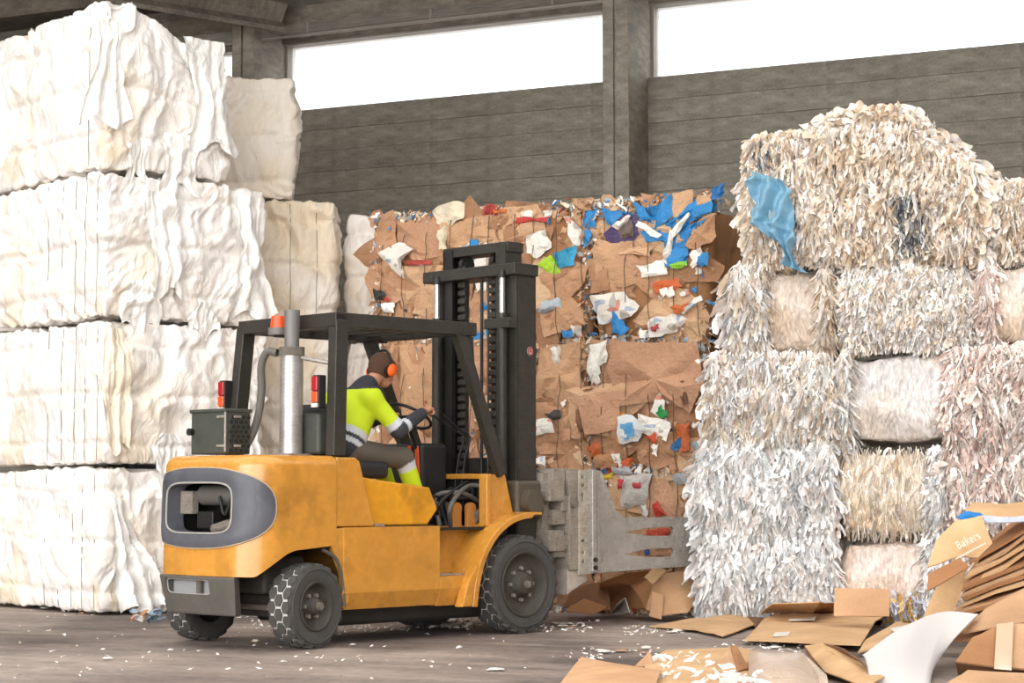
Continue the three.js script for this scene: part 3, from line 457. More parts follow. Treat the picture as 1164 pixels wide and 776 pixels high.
function shredBale(label, t0, t1, y0, y1, back, depth, o) {
  const w = t1 - t0, h = y1 - y0, c = shPlace((t0 + t1) / 2, back + depth / 2), b = thing('shredded_paper_bale', label, 'bale', [c.x, y0, c.z], HALL_YAW, o.group ?? 'shredded paper bales'), s = o.seed * 3.7;
  const g = baleShape(w - 0.01, h - 0.006, depth, 0.03, o.round ?? 0.06, (v, n, t) => { const e = Math.sin(Math.PI * clamp(t, 0, 1)), bl = o.bulge ?? 0.06; return (e - 0.6) * bl + N(v.x * 2.4 + s, v.y * 2.4, v.z * 2.4) * 0.05 + (o.wrap ? ridge(v.x * 5 + s, v.y * 1.2, v.z * 5) * 0.018 - 0.01 + N(v.x * 22 + s, v.y * 9, v.z * 20) * 0.006 : ridge(v.x * 8 + s, v.y * 4, v.z * 8) * 0.035 - 0.02); });
  if (o.slump) { const p = g.attributes.position, sag = (v) => { const k = smooth(v.x / w + 0.5, 0.62, 1.02) * o.slump; v.y -= k * clamp(v.y / h, 0, 1) ** 1.5; return v; }, v = V(); for (let i = 0; i < p.count; i++) { sag(v.fromBufferAttribute(p, i)); p.setXYZ(i, v.x, v.y, v.z); } weldNormals(g); const at0 = g.userData.at; g.userData.at = (...a) => sag(at0(...a)); }
  part(o.wrap ? 'film_wrapped_block' : 'compressed_core', g, o.wrap ? wrapMat(o.wrap) : shredCore, b);
  const at = g.userData.at;
  for (const q of o.strips ?? []) {
    const [x0, x1, ya, yb] = q.area ?? [0, 1, 0, 1];
    strips(b, q.name ?? 'paper_strips', Math.round(q.n * 2.4), o.seed * 71 + (q.seed ?? 1), q.colors ?? WHITES, (r) => {
      const f = r(), len = (q.len ?? 0.2) * (0.3 + r() * 0.85), big = r() < 0.12, wid = (q.wid ?? 0.03) * (0.22 + r() * r() * 0.95) * (big ? 1.8 : 1);
      if (q.top && f < q.top) { const x = (r() - 0.5) * w * 1.02, z = depth / 2 - r() * depth * 0.75, p = at(x, h, z); p.y += 0.01 + r() * (q.heap ? q.heap(x / w + 0.5) : 0.06); return [p, V(0, 1, 0), len, wid]; }
      if (q.side && f > 1 - q.side) { const left = q.sideLeft !== false, z = depth / 2 - r() * depth * 0.6, y = lerp(ya, yb, r()) * h, p = at(left ? -w / 2 : w / 2, y, z); p.x += (left ? -1 : 1) * r() * 0.04; return [p, V(left ? -1 : 1, 0, 0.3), len, wid]; }
      const x = lerp(x0, x1, r()) * w - w / 2, y = lerp(ya - 0.05, yb + 0.02, r()) * h, p = at(x, y, depth / 2); p.z += 0.004 + r() * r() * (q.out ?? 0.06); p.y += len * 0.4;
      return [p, V(0, 0.15, 1), len, wid];
    }, q.mess ?? 0.6);
  }
  for (const x of o.wires ?? []) { const pts = [], r = rng(o.seed * 13 + Math.round(x * 99) + 200); let d2 = 0; for (let k = 0; k <= 12; k++) { const y = 0.05 + (h - 0.1) * k / 12; d2 += (r() - 0.5) * 0.02; const p = at(x + d2, y, depth / 2); p.z += 0.075; pts.push(p); } part('baling_wire', tube(pts, 0.004, 36, 5), wireMat, b); }
  return [b, at, w, h, depth];
}
const rows = [0, 0.7, 1.41, 2.15, 2.86];
// column beside the cardboard wall
shredBale('bottom bale of long white shredded strips by the clamp arm', 0.08, 1.18, 0, 0.72, 0.0, 0.9, { seed: 1, strips: [{ n: 2600, len: 0.24, wid: 0.042, side: 0.14, mess: 0.55, out: 0.1 }] });
shredBale('second bale of white shredded strips by the clamp arm', 0.05, 1.18, 0.72, 1.44, 0.0, 0.9, { seed: 2, strips: [{ n: 2700, len: 0.22, wid: 0.038, side: 0.14, out: 0.1 }] });
shredBale('third bale of white shredded strips beside the cardboard bales', 0.16, 1.18, 1.44, 2.15, 0.0, 0.9, { seed: 3, strips: [{ n: 2500, len: 0.2, wid: 0.03, side: 0.14, out: 0.1, colors: MIXED }] });
shredBale('cloudy film-wrapped bale with strips hanging over one end, under the blue film', 0.3, 1.18, 2.15, 2.86, 0.02, 0.9, { seed: 4, wrap: '#dccfc2', round: 0.12, bulge: 0.07, strips: [{ n: 1100, len: 0.22, wid: 0.026, area: [0, 0.36, 0, 1], side: 0.2, out: 0.09, colors: MIXED }, { n: 330, len: 0.2, wid: 0.022, area: [0.9, 1, 0, 1], colors: CREAMS, seed: 2 }] });
// column of film-wrapped bale ends
shredBale('bottom pink white film-wrapped shredded paper bale behind the cardboard pile', 1.19, 2.06, 0, 0.69, 0.05, 0.9, { seed: 5, wrap: '#ecdcd3', round: 0.1, strips: [{ n: 420, len: 0.17, wid: 0.03, area: [0.78, 1, 0, 1] }, { n: 200, len: 0.16, wid: 0.03, area: [0.4, 1, 0, 0.3], seed: 2, mess: 0.9, colors: ['#dfe0ea', '#cfd2e0', '#f2f2f6', '#f0c060'] }] });
shredBale('cream fine-shredded paper bale second from the floor', 1.19, 2.06, 0.70, 1.41, 0.05, 0.9, { seed: 6, wrap: '#f0e8d8', round: 0.07, strips: [{ n: 330, len: 0.15, wid: 0.013, colors: [...CREAMS, '#fffaf2', '#fdf8f0', '#fffdf8'], out: 0.018, mess: 0.35, area: [0, 0.86, 0, 1] }, { n: 420, len: 0.18, wid: 0.03, area: [0.86, 1, 0, 1], seed: 2 }] });
shredBale('smooth white film-wrapped shredded paper bale third from the floor', 1.19, 2.06, 1.42, 2.15, 0.03, 0.9, { seed: 7, wrap: '#dddcdd', round: 0.08, bulge: 0.06, strips: [{ n: 420, len: 0.2, wid: 0.026, area: [0, 0.12, 0, 1], colors: MIXED }] });
shredBale('white strip bale fourth from the floor under the big cream top bale', 1.2, 2.3, 2.16, 2.86, 0.03, 0.9, { seed: 8, round: 0.14, strips: [{ n: 2400, len: 0.15, wid: 0.03, out: 0.07, colors: MIXED, top: 0.05 }] });
// outer column
shredBale('bottom pinkish shredded bale hidden behind the tilted cardboard', 2.07, 3.3, 0, 0.7, 0.05, 0.9, { seed: 9, strips: [{ n: 1300, len: 0.2, wid: 0.03, colors: PINKS, out: 0.09 }] });
shredBale('pinkish shredded paper bale above the tilted cardboard stack', 2.07, 3.3, 0.7, 1.41, 0.03, 0.9, { seed: 10, strips: [{ n: 2300, len: 0.22, wid: 0.032, colors: PINKS, out: 0.11 }] });
shredBale('rosy bale of curly shredded strips in the outer column', 2.07, 3.3, 1.42, 2.15, 0.0, 0.9, { seed: 11, strips: [{ n: 2700, len: 0.2, wid: 0.03, colors: PINKS, out: 0.12, mess: 0.65 }] });
shredBale('cloudy film-wrapped bale end above the rosy strips', 2.31, 3.3, 2.16, 2.84, 0.05, 0.9, { seed: 12, wrap: '#e4d9cf', round: 0.12, bulge: 0.06, strips: [{ n: 420, len: 0.18, wid: 0.03, colors: PINKS, area: [0, 0.14, 0, 1] }] });
shredBale('cream shredded bale beside the big top bale', 2.42, 3.5, 2.86, 3.46, 0.2, 0.9, { seed: 13, strips: [{ n: 1500, len: 0.18, wid: 0.028, colors: CREAMS, out: 0.09, top: 0.2 }] });
// the big one on top
const heap = (t) => 0.03 + 0.18 * smooth(t, 0.2, 0.45) * (1 - smooth(t, 0.75, 1.0));
const [topBale, topAt, topW, topH, topD] = shredBale('big cream shredded paper bale crowning the stack, strips piled loosely on top', 0.47, 2.36, 2.87, 3.98, 0.0, 0.95, { seed: 14, slump: 0.42, round: 0.13, bulge: 0.06, group: 'shredded paper bales',
  strips: [{ n: 4600, len: 0.19, wid: 0.034, colors: CREAMS, out: 0.1, top: 0.16, heap, side: 0.06 }, { n: 420, len: 0.19, wid: 0.034, colors: CREAMS, side: 1, sideLeft: false, seed: 7 }, { n: 1300, len: 0.15, wid: 0.024, colors: MIXED, area: [0.03, 0.4, 0, 1], seed: 2, out: 0.05 },
    { n: 420, len: 0.13, wid: 0.012, name: 'grey_paper_strips', colors: ['#7d858c', '#a9b0b6', '#cfd5da', '#5d666e', '#e9edf0'], area: [0.66, 0.78, 0.05, 0.42], seed: 3, out: 0.13, mess: 0.8 }, { n: 260, len: 0.14, wid: 0.014, name: 'grey_paper_strips', colors: ['#8d949a', '#b9bfc4', '#e0e4e8', '#6d757c'], area: [0.02, 0.1, 0.72, 0.98], seed: 4, out: 0.1 }],
  wires: [-0.8, -0.66, -0.5, -0.34, -0.18] });
{ // pile of strips that lifts the top, and strips running over the edge of the neighbour
  strips(topBale, 'paper_strips', 1500, 901, CREAMS, (r) => { const t = 0.22 + 0.62 * r(), x = (t - 0.5) * topW, z = topD / 2 - r() * 0.55, p = topAt(x, topH, z); p.y += r() * heap(t) * 1.05 - 0.02; return [p, V(r() - 0.5, 0.3, 1), 0.12 + r() * 0.12, 0.034 * (0.6 + r() * 0.8)]; }, 0.9);
}
// blue film caught on the top bale
{
  const film = M('blue_film', '#86b9d6', 0.35, { physical: true, transmission: 0.35, thickness: 0 });
  const c = [[870, 199, 34], [876, 214, 50], [877, 236, 42], [876, 254, 54], [884, 266, 42], [892, 280, 13], [899, 294, 13], [904, 306, 26]], plane = SH_AT.clone().addScaledVector(SH_N, 0.2), pos = [], idx = [], uv = [], nu = 16, nv = 40, o = onPlane(880, 306, plane, SH_N);
  for (let j = 0; j <= nv; j++) for (let i = 0; i <= nu; i++) {
    const t = j / nv * (c.length - 1), k = Math.min(c.length - 2, Math.floor(t)), f = t - k, cx = lerp(c[k][0], c[k + 1][0], f), cy = lerp(c[k][1], c[k + 1][1], f), w = lerp(c[k][2], c[k + 1][2], f), a = i / nu - 0.5;
    const p = onPlane(cx + a * w * (1 + 0.25 * N(a * 4, t * 2, 3)), cy + a * 10, plane, SH_N).addScaledVector(SH_N, 0.045 * Math.sin(a * 14 + t * 2.2) + 0.05 * N(a * 3, t * 1.5, 8)).sub(o);
    pos.push(p.x, p.y, p.z); uv.push(p.x, p.y); if (i < nu && j < nv) { const q = j * (nu + 1) + i; idx.push(q, q + 1, q + nu + 1, q + 1, q + nu + 2, q + nu + 1); }
  }
  const g = new THREE.BufferGeometry(); g.setAttribute('position', new THREE.Float32BufferAttribute(pos, 3)); g.setAttribute('uv', new THREE.Float32BufferAttribute(uv, 2)); g.setIndex(idx); g.computeVertexNormals();
  const m = solo('blue_plastic_film', g, film, 'crumpled translucent blue plastic film hanging from the big top bale', 'plastic film'); m.position.copy(o);
}

// ---------------------------------------------------------------- loose cardboard on the floor
// a board: outline in space, thickness, bulge; origin at the outline's lowest point
function board(points, thick, bulge, seed, jag = 0.006) {
  const r = rng(seed), pts = []; const n0 = points.length;
  for (let i = 0; i < n0; i++) for (let k = 0; k < 3; k++) { const p = points[i].clone().lerp(points[(i + 1) % n0], k / 3); if (k) p.add(V((r() - 0.5) * jag, (r() - 0.5) * jag, (r() - 0.5) * jag)); pts.push(p); }
  const c = V(); pts.forEach((p) => c.addScaledVector(p, 1 / pts.length));
  const nrm = V(); for (let i = 0; i < pts.length; i++) nrm.add(pts[i].clone().sub(c).cross(pts[(i + 1) % pts.length].clone().sub(c))); nrm.normalize(); if (nrm.y < 0) nrm.negate();
  const ex = points[1].clone().sub(points[0]).normalize(), ey = nrm.clone().cross(ex), n = pts.length, pos = [], uv = [], idx = [], rings = [0.35, 0.7, 1], per = 1 + rings.length * n;
  for (const side of [0.5, -0.5]) {
    const add = (p, b) => { const q = p.clone().addScaledVector(nrm, b + side * thick); pos.push(q.x, q.y, q.z); const l = p.clone().sub(c); uv.push(l.dot(ex), l.dot(ey)); };
    add(c, bulge); for (const s of rings) for (const p of pts) { const q = c.clone().lerp(p, s); add(q, bulge * (1 - s * s) + 0.012 * N(q.x * 4 + seed, q.y * 4, q.z * 4) * (s < 1 ? 1 : 0.6)); }
  }
  for (let s = 0; s < 2; s++) { const o = s * per; for (let i = 0; i < n; i++) { const j = (i + 1) % n; idx.push(o, o + 1 + i, o + 1 + j); for (let k = 0; k + 1 < rings.length; k++) { const a = o + 1 + k * n + i, b = o + 1 + k * n + j; idx.push(a, a + n, b, b, a + n, b + n); } } }
  const last = 1 + (rings.length - 1) * n; for (let i = 0; i < n; i++) { const j = (i + 1) % n; idx.push(last + i, per + last + i, last + j, last + j, per + last + i, per + last + j); }
  const g = new THREE.BufferGeometry(); g.setAttribute('position', new THREE.Float32BufferAttribute(pos, 3)); g.setAttribute('uv', new THREE.Float32BufferAttribute(uv, 2)); g.setIndex(idx);
  const f = g.toNonIndexed(); f.computeVertexNormals(); return toCreasedNormals(f, 0.6);
}
const KB = { peach: M('kraft_peach', '#d3a67e', 0.85, { map: TX.kraft }), tan: M('kraft_tan', '#d6b085', 0.85, { map: TX.kraft }), mid: M('kraft_mid', '#c49c78', 0.85, { map: TX.kraft }), brown: M('kraft_brown', '#a87850', 0.85, { map: TX.kraft }), dark: M('kraft_dark', '#7c5639', 0.88, { map: TX.kraft }) };
let boardSeed = 700;
// one folded box: several panels that share edges; the first point list decides the place of the whole
function flatBox(name, label, panels, group, category = 'cardboard') {
  const all = panels.flatMap((p) => p.pts), o = V(); all.forEach((p) => o.addScaledVector(p, 1 / all.length)); o.y = Math.min(...all.map((p) => p.y));
  const t = thing(name, label, category, [o.x, o.y, o.z], 0, group);
  for (const p of panels) { const m = part(p.name ?? 'panel', board(p.pts.map((q) => q.clone().sub(o)), p.thick ?? 0.008, p.bulge ?? 0.01, ++boardSeed, p.jag ?? 0.008), p.mat, t); if (p.label) m.userData.label = p.label; }
  return t;
}
flatBox('flattened_box', 'broad peach cardboard sheet lying apart on the open floor', [{ pts: [G(628, 790, 0.02), G(661, 747, 0.04), G(751, 762, 0.07), G(742, 792, 0.04)], mat: KB.peach, bulge: 0.02 }]);
flatBox('flattened_box', 'tan cardboard sheet strewn with white shreds', [{ pts: [G(733, 757, 0.02), G(757, 739, 0.02), G(836, 736, 0.05), G(872, 742, 0.03), G(850, 792, 0.03), G(742, 790, 0.02)], mat: KB.tan, bulge: 0.03 }, { name: 'fold_flap', pts: [G(722, 757, 0.01), G(738, 740, 0.09), G(744, 757, 0.02)], mat: KB.mid }]);
flatBox('carton_flap', 'small folded carton corner standing like a tent on the tan sheet', [{ pts: [G(811, 764, 0.04), G(830, 734, 0.14), G(838, 764, 0.05)], mat: KB.mid }, { pts: [G(838, 764, 0.05), G(830, 734, 0.14), G(836, 733, 0.14), G(851, 760, 0.05)], mat: KB.brown }]);
flatBox('flattened_box', 'creased tan carton lying by the foot of the white strips', [{ pts: [G(738, 712, 0.01), G(778, 704, 0.05), G(848, 697, 0.06), G(860, 709, 0.03), G(822, 723, 0.02), G(790, 715, 0.03)], mat: KB.tan, bulge: 0.03 }, { name: 'fold_flap', pts: [G(848, 697, 0.06), G(872, 702, 0.05), G(858, 713, 0.02)], mat: KB.dark }]);
flatBox('flattened_box', 'large tan box laid flat with two white labels and a long fold', [
  { pts: [G(866, 706, 0.06), G(880, 698, 0.09), G(1014, 695, 0.12), G(995, 706, 0.09)], mat: KB.tan }, { pts: [G(846, 728, 0.03), G(866, 706, 0.06), G(995, 706, 0.09), G(978, 733, 0.05)], mat: KB.tan },
  { name: 'paper_label', pts: [G(898, 703, 0.093), G(928, 701, 0.098), G(926, 704, 0.096), G(896, 705, 0.091)], mat: PAPER('#f1ede6'), thick: 0.003, bulge: 0.002, jag: 0.001, label: 'white paper label' }, { name: 'paper_label', pts: [G(881, 719, 0.062), G(899, 718, 0.067), G(896, 722, 0.064), G(878, 723, 0.06)], mat: PAPER('#f1ede6'), thick: 0.003, bulge: 0.002, jag: 0.001, label: 'white paper label' }]);
flatBox('flattened_box', 'brown carton leaning low behind the large labelled box', [{ pts: [G(858, 702, 0.03), G(878, 686, 0.2), G(932, 684, 0.24), G(922, 699, 0.08)], mat: KB.tan }, { name: 'fold_flap', pts: [G(922, 699, 0.08), G(932, 684, 0.24), G(950, 686, 0.2), G(946, 700, 0.07)], mat: KB.brown }]);
flatBox('cardboard_sheet', 'upright square cardboard panel standing against the wrapped bale', [{ pts: [D(948, 700, 14.1), D(949, 668, 14.25), D(1011, 670, 14.05), D(1011, 700, 13.9)], mat: KB.mid, bulge: 0.012 }]);
flatBox('flattened_box', 'dark-edged torn carton lying over the fold of the labelled box', [{ pts: [G(914, 734, 0.06), G(936, 731, 0.12), G(972, 748, 0.1), G(1006, 770, 0.05), G(986, 780, 0.03), G(938, 764, 0.04)], mat: KB.tan, bulge: 0.03 }, { name: 'fold_flap', pts: [G(914, 734, 0.06), G(938, 764, 0.03), G(950, 790, 0.01), G(924, 766, 0.015)], mat: KB.dark }, { name: 'fold_flap', pts: [G(936, 731, 0.13), G(960, 738, 0.14), G(984, 756, 0.11), G(972, 749, 0.1)], mat: KB.dark }]);
{ // clear-wrapped block of cartons
  const wrap = M('clear_wrap_carton', '#d9c0ab', 0.3, { map: TX.kraft, bumpMap: TX.filmBump, bumpScale: 0.01, physical: true, clearcoat: 0.8, clearcoatRoughness: 0.15 });
  flatBox('wrapped_carton', 'carton under shiny clear wrap between the flat sheets', [{ pts: [G(850, 790, 0.0), G(852, 742, 0.1), G(914, 744, 0.1), G(934, 790, 0.0)], mat: wrap, bulge: 0.06, thick: 0.02 }, { name: 'side_panel', pts: [G(914, 744, 0.1), G(940, 768, 0.06), G(944, 792, 0.0), G(934, 790, 0.0)], mat: wrap, thick: 0.02 }]);
}
flatBox('flattened_box', 'small tan carton strip under the white foam sheet', [{ pts: [G(984, 727, 0.05), G(1020, 706, 0.12), G(1050, 712, 0.12), G(1022, 732, 0.06), G(975, 742, 0.03)], mat: KB.tan }, { name: 'paper_label', pts: [G(1012, 714, 0.12), G(1034, 710, 0.14), G(1042, 714, 0.14), G(1020, 720, 0.12)], mat: PAPER('#eef0f4'), thick: 0.003, jag: 0.002, label: 'crumpled white paper' }]);
// the tilted stack of flattened boxes: fanned layers that rise to one side
{
  const ORD = ['lowest', 'second from the bottom', 'third from the bottom', 'fourth from the bottom', 'fifth from the bottom', 'sixth from the bottom', 'seventh layer, the middle one', 'sixth from the top', 'fifth from the top', 'fourth from the top', 'third from the top', 'second from the top', 'uppermost plain layer'], r = rng(88), layers = 13;
  for (let k = 0; k < layers; k++) {
    const t = k / (layers - 1), y0 = lerp(722, 640, t), x0 = lerp(1072, 1108, t) + (r() - 0.5) * 14, y1 = lerp(684, 566, t), dn = lerp(12.4, 13.2, t), df = lerp(13.4, 14.0, t);
    const j = (r() - 0.5) * 7, c = [D(x0, y0 + 2 + j, dn), D(x0 + 18 + r() * 22, y0 - 26 - r() * 10 + j, df), D(1200, y1 - 24 + r() * 14, df - 0.2), D(1206, y1 + 14 + j, dn - 0.1)];
    flatBox('flattened_box', 'flattened brown box, ' + ORD[k] + ' in the tilted stack behind the foam sheet', [{ pts: c, mat: [KB.tan, KB.mid, KB.brown, KB.mid, KB.brown][Math.floor(r() * 5)], bulge: -0.01 + r() * 0.02, thick: 0.012, jag: 0.03 }], 'flattened boxes of the tilted stack');
  }
}
flatBox('flattened_box', 'topmost tan flattened box of the tilted stack with a bright blue printed end', [{ pts: [D(1096, 582, 13.3), D(1106, 571, 13.6), D(1140, 573, 13.5), D(1200, 566, 13.4), D(1200, 588, 13.1), D(1128, 592, 13.2)], mat: KB.tan }, { name: 'printed_end', pts: [D(1088, 588, 13.1), D(1096, 582, 13.12), D(1114, 583, 13.12), D(1122, 589, 13.1), D(1092, 591, 13.05)], mat: PAPER('#1f86d6'), label: 'bright blue printed end' }, { name: 'lining', pts: [D(1116, 586, 13.0), D(1128, 588, 13.0), D(1190, 586, 12.9), D(1190, 592, 12.88), D(1122, 594, 12.95)], mat: PAPER('#c9d0e6') }]);
const font = await new FontLoader().loadAsync('fonts/droid/droid_sans_bold.typeface.json');
{ // the box with the white lettering
  const d0 = 12.4, q = (x, y, d) => D(x, y, d);
  const b = flatBox('printed_carton', 'tan carton flap lettered in white, leaning on the tilted stack', [{ pts: [q(1054, 645, 12.5), q(1064, 614, 12.62), q(1086, 592, 12.75), q(1116, 586, 12.78), q(1128, 618, 12.6), q(1112, 634, 12.5), q(1090, 632, 12.48)], mat: KB.tan, bulge: 0.0, thick: 0.01 },
    { name: 'fold_flap', pts: [q(1054, 672, 12.3), q(1055, 652, 12.42), q(1090, 633, 12.46), q(1102, 644, 12.3)], mat: KB.brown }, { name: 'side_panel', pts: [q(1040, 724, 12.55), q(1064, 668, 12.6), q(1100, 640, 12.62), q(1094, 668, 12.6), q(1082, 700, 12.55)], mat: KB.tan }, { name: 'side_panel', pts: [q(1000, 732, 12.6), q(1052, 708, 12.62), q(1086, 698, 12.6), q(1080, 706, 12.5), q(1022, 742, 12.5)], mat: KB.tan }]);
  const o = q(1088, 626, 12.5), ex = q(1116, 612, 12.56).sub(q(1088, 626, 12.53)).normalize(), nz = V(0, 0.25, 1).normalize(), ey = nz.clone().cross(ex).normalize(), ez = ex.clone().cross(ey);
  const g = new THREE.ShapeGeometry(font.generateShapes('Bakers', 0.052), 3), width = 0.175; g.computeBoundingBox(); g.scale(width / g.boundingBox.max.x, 1, 1);
  g.applyMatrix4(new THREE.Matrix4().makeBasis(ex, ey, ez)); g.translate(o.x - b.position.x, o.y - b.position.y, o.z - b.position.z).translate(nz.x * 0.035, nz.y * 0.035, nz.z * 0.035);
  part('lettering', g, PAPER('#f3e6d4'), b);
  part('print_line', board([q(1086, 634, 12.44), q(1120, 616, 12.48), q(1121, 618, 12.48), q(1087, 636, 12.44)].map((p) => p.sub(b.position)), 0.002, 0, 3, 0), PAPER('#f3e6d4'), b);
}
{ // white foam sheet
  const A = [[978, 748, 10.9], [1030, 712, 11.6], [1078, 696, 12.1], [1112, 699, 12.0]], B = [[992, 800, 10.5], [1020, 800, 10.45], [1046, 800, 10.4], [1062, 800, 10.4]], pos = [], idx = [], uv = [], nu = 24, nv = 24;
  const o = D(1000, 790, 10.6), curve = (C) => new THREE.CatmullRomCurve3(C.map((c) => D(...c))), ca = curve(A), cb = curve(B);
  for (let j = 0; j <= nv; j++) for (let i = 0; i <= nu; i++) { const a = ca.getPoint(i / nu), b = cb.getPoint(i / nu), t = j / nv, p = a.lerp(b, t); p.y += 0.1 * Math.sin(Math.PI * t) * (1 - i / nu) - 0.05 * Math.sin(Math.PI * t) * (i / nu); p.z += 0.08 * Math.sin(Math.PI * t) * Math.sin(i / nu * 3); p.x -= 0.14 * Math.sin(Math.PI * t) * (i / nu) ** 3; p.sub(o); pos.push(p.x, p.y, p.z); uv.push(i / nu, t); if (i < nu && j < nv) { const q = j * (nu + 1) + i; idx.push(q, q + 1, q + nu + 1, q + 1, q + nu + 2, q + nu + 1); } }
  const g = new THREE.BufferGeometry(); g.setAttribute('position', new THREE.Float32BufferAttribute(pos, 3)); g.setAttribute('uv', new THREE.Float32BufferAttribute(uv, 2)); g.setIndex(idx); g.computeVertexNormals();
  const back = g.clone(), n = g.attributes.normal, bp = back.attributes.position; for (let i = 0; i < bp.count; i++) bp.setXYZ(i, bp.getX(i) - n.getX(i) * 0.008, bp.getY(i) - n.getY(i) * 0.008, bp.getZ(i) - n.getZ(i) * 0.008);
  const m = solo('foam_sheet', mergeGeometries([g, back]), M('white_foam', '#d0cac8', 0.7), 'smooth curved white foam sheet draped over the cardboard', 'foam sheet'); m.position.copy(o);
}
flatBox('taped_carton', 'brown carton with a strip of clear tape beside the foam sheet', [{ pts: [D(1086, 752, 11.2), D(1106, 724, 11.4), D(1136, 712, 11.5), D(1134, 758, 11.1)], mat: KB.brown, thick: 0.012 }, { pts: [D(1134, 758, 11.1), D(1136, 712, 11.5), D(1200, 706, 11.4), D(1200, 764, 11.0)], mat: KB.mid, thick: 0.012 }, { name: 'tape', pts: [D(1130, 760, 11.04), D(1133, 709, 11.46), D(1152, 707, 11.44), D(1150, 762, 11.0)], mat: M('clear_tape', '#cdb59a', 0.2, { physical: true, clearcoat: 1 }), thick: 0.003, jag: 0.001, label: 'shiny clear packing tape' }, { name: 'side_panel', pts: [D(1086, 752, 11.2), D(1134, 758, 11.1), D(1200, 764, 11.0), D(1200, 774, 11.2), D(1090, 770, 11.3)], mat: KB.dark, thick: 0.012 }]);
flatBox('flattened_box', 'flat brown carton lying under the taped carton', [{ pts: [D(1078, 776, 10.7), D(1100, 762, 10.9), D(1200, 768, 10.8), D(1200, 800, 10.4), D(1090, 800, 10.4)], mat: KB.mid, bulge: 0.03 }]);
flatBox('flattened_box', 'dark brown flattened box wedged under the tilted stack', [{ pts: [D(1066, 730, 12.0), D(1100, 704, 12.3), D(1200, 690, 12.2), D(1200, 716, 11.9), D(1104, 728, 11.8)], mat: KB.brown }]);
flatBox('flattened_box', 'tan flattened box on edge behind the taped carton', [{ pts: [D(1096, 720, 11.9), D(1120, 692, 12.2), D(1200, 650, 12.3), D(1200, 700, 11.8), D(1140, 712, 11.7)], mat: KB.mid }]);
// crumpled cardboard below the clamp arm
flatBox('crumpled_box', 'big crumpled brown box on the floor below the clamp arm', [{ pts: [G(682, 694, 0.02), D(682, 662, 16.1), D(716, 650, 16.2), D(748, 648, 16.2), D(734, 690, 15.9)], mat: KB.brown, bulge: 0.06 }, { pts: [D(734, 692, 15.9), D(746, 652, 16.15), D(786, 650, 16.2), D(796, 676, 16.0), D(782, 696, 15.8), D(754, 700, 15.8)], mat: KB.mid, bulge: 0.08 }, { name: 'fold_flap', pts: [D(732, 656, 15.95), D(746, 642, 16.05), D(758, 648, 16.0), D(742, 664, 15.9)], mat: KB.tan }, { name: 'fold_flap', pts: [D(738, 700, 15.8), D(742, 672, 15.85), D(754, 676, 15.85), D(752, 704, 15.75)], mat: KB.mid }]);
flatBox('crumpled_box', 'dark crumpled carton beside the front wheel under the clamp', [{ pts: [D(640, 690, 16.2), D(650, 668, 16.4), D(690, 660, 16.4), D(694, 694, 16.1)], mat: KB.dark, bulge: 0.05 }, { name: 'fold_flap', pts: [D(642, 694, 16.0), D(664, 680, 16.2), D(690, 690, 16.05), D(672, 698, 15.9)], mat: KB.brown }]);
flatBox('paper_wad', 'grey white crumpled film wad at the foot of the crumpled box', [{ pts: [G(696, 697, 0.01), D(700, 688, 15.7), D(710, 680, 15.75), D(716, 696, 15.65)], mat: PAPER('#cfcac2'), bulge: 0.05 }], null, 'film');
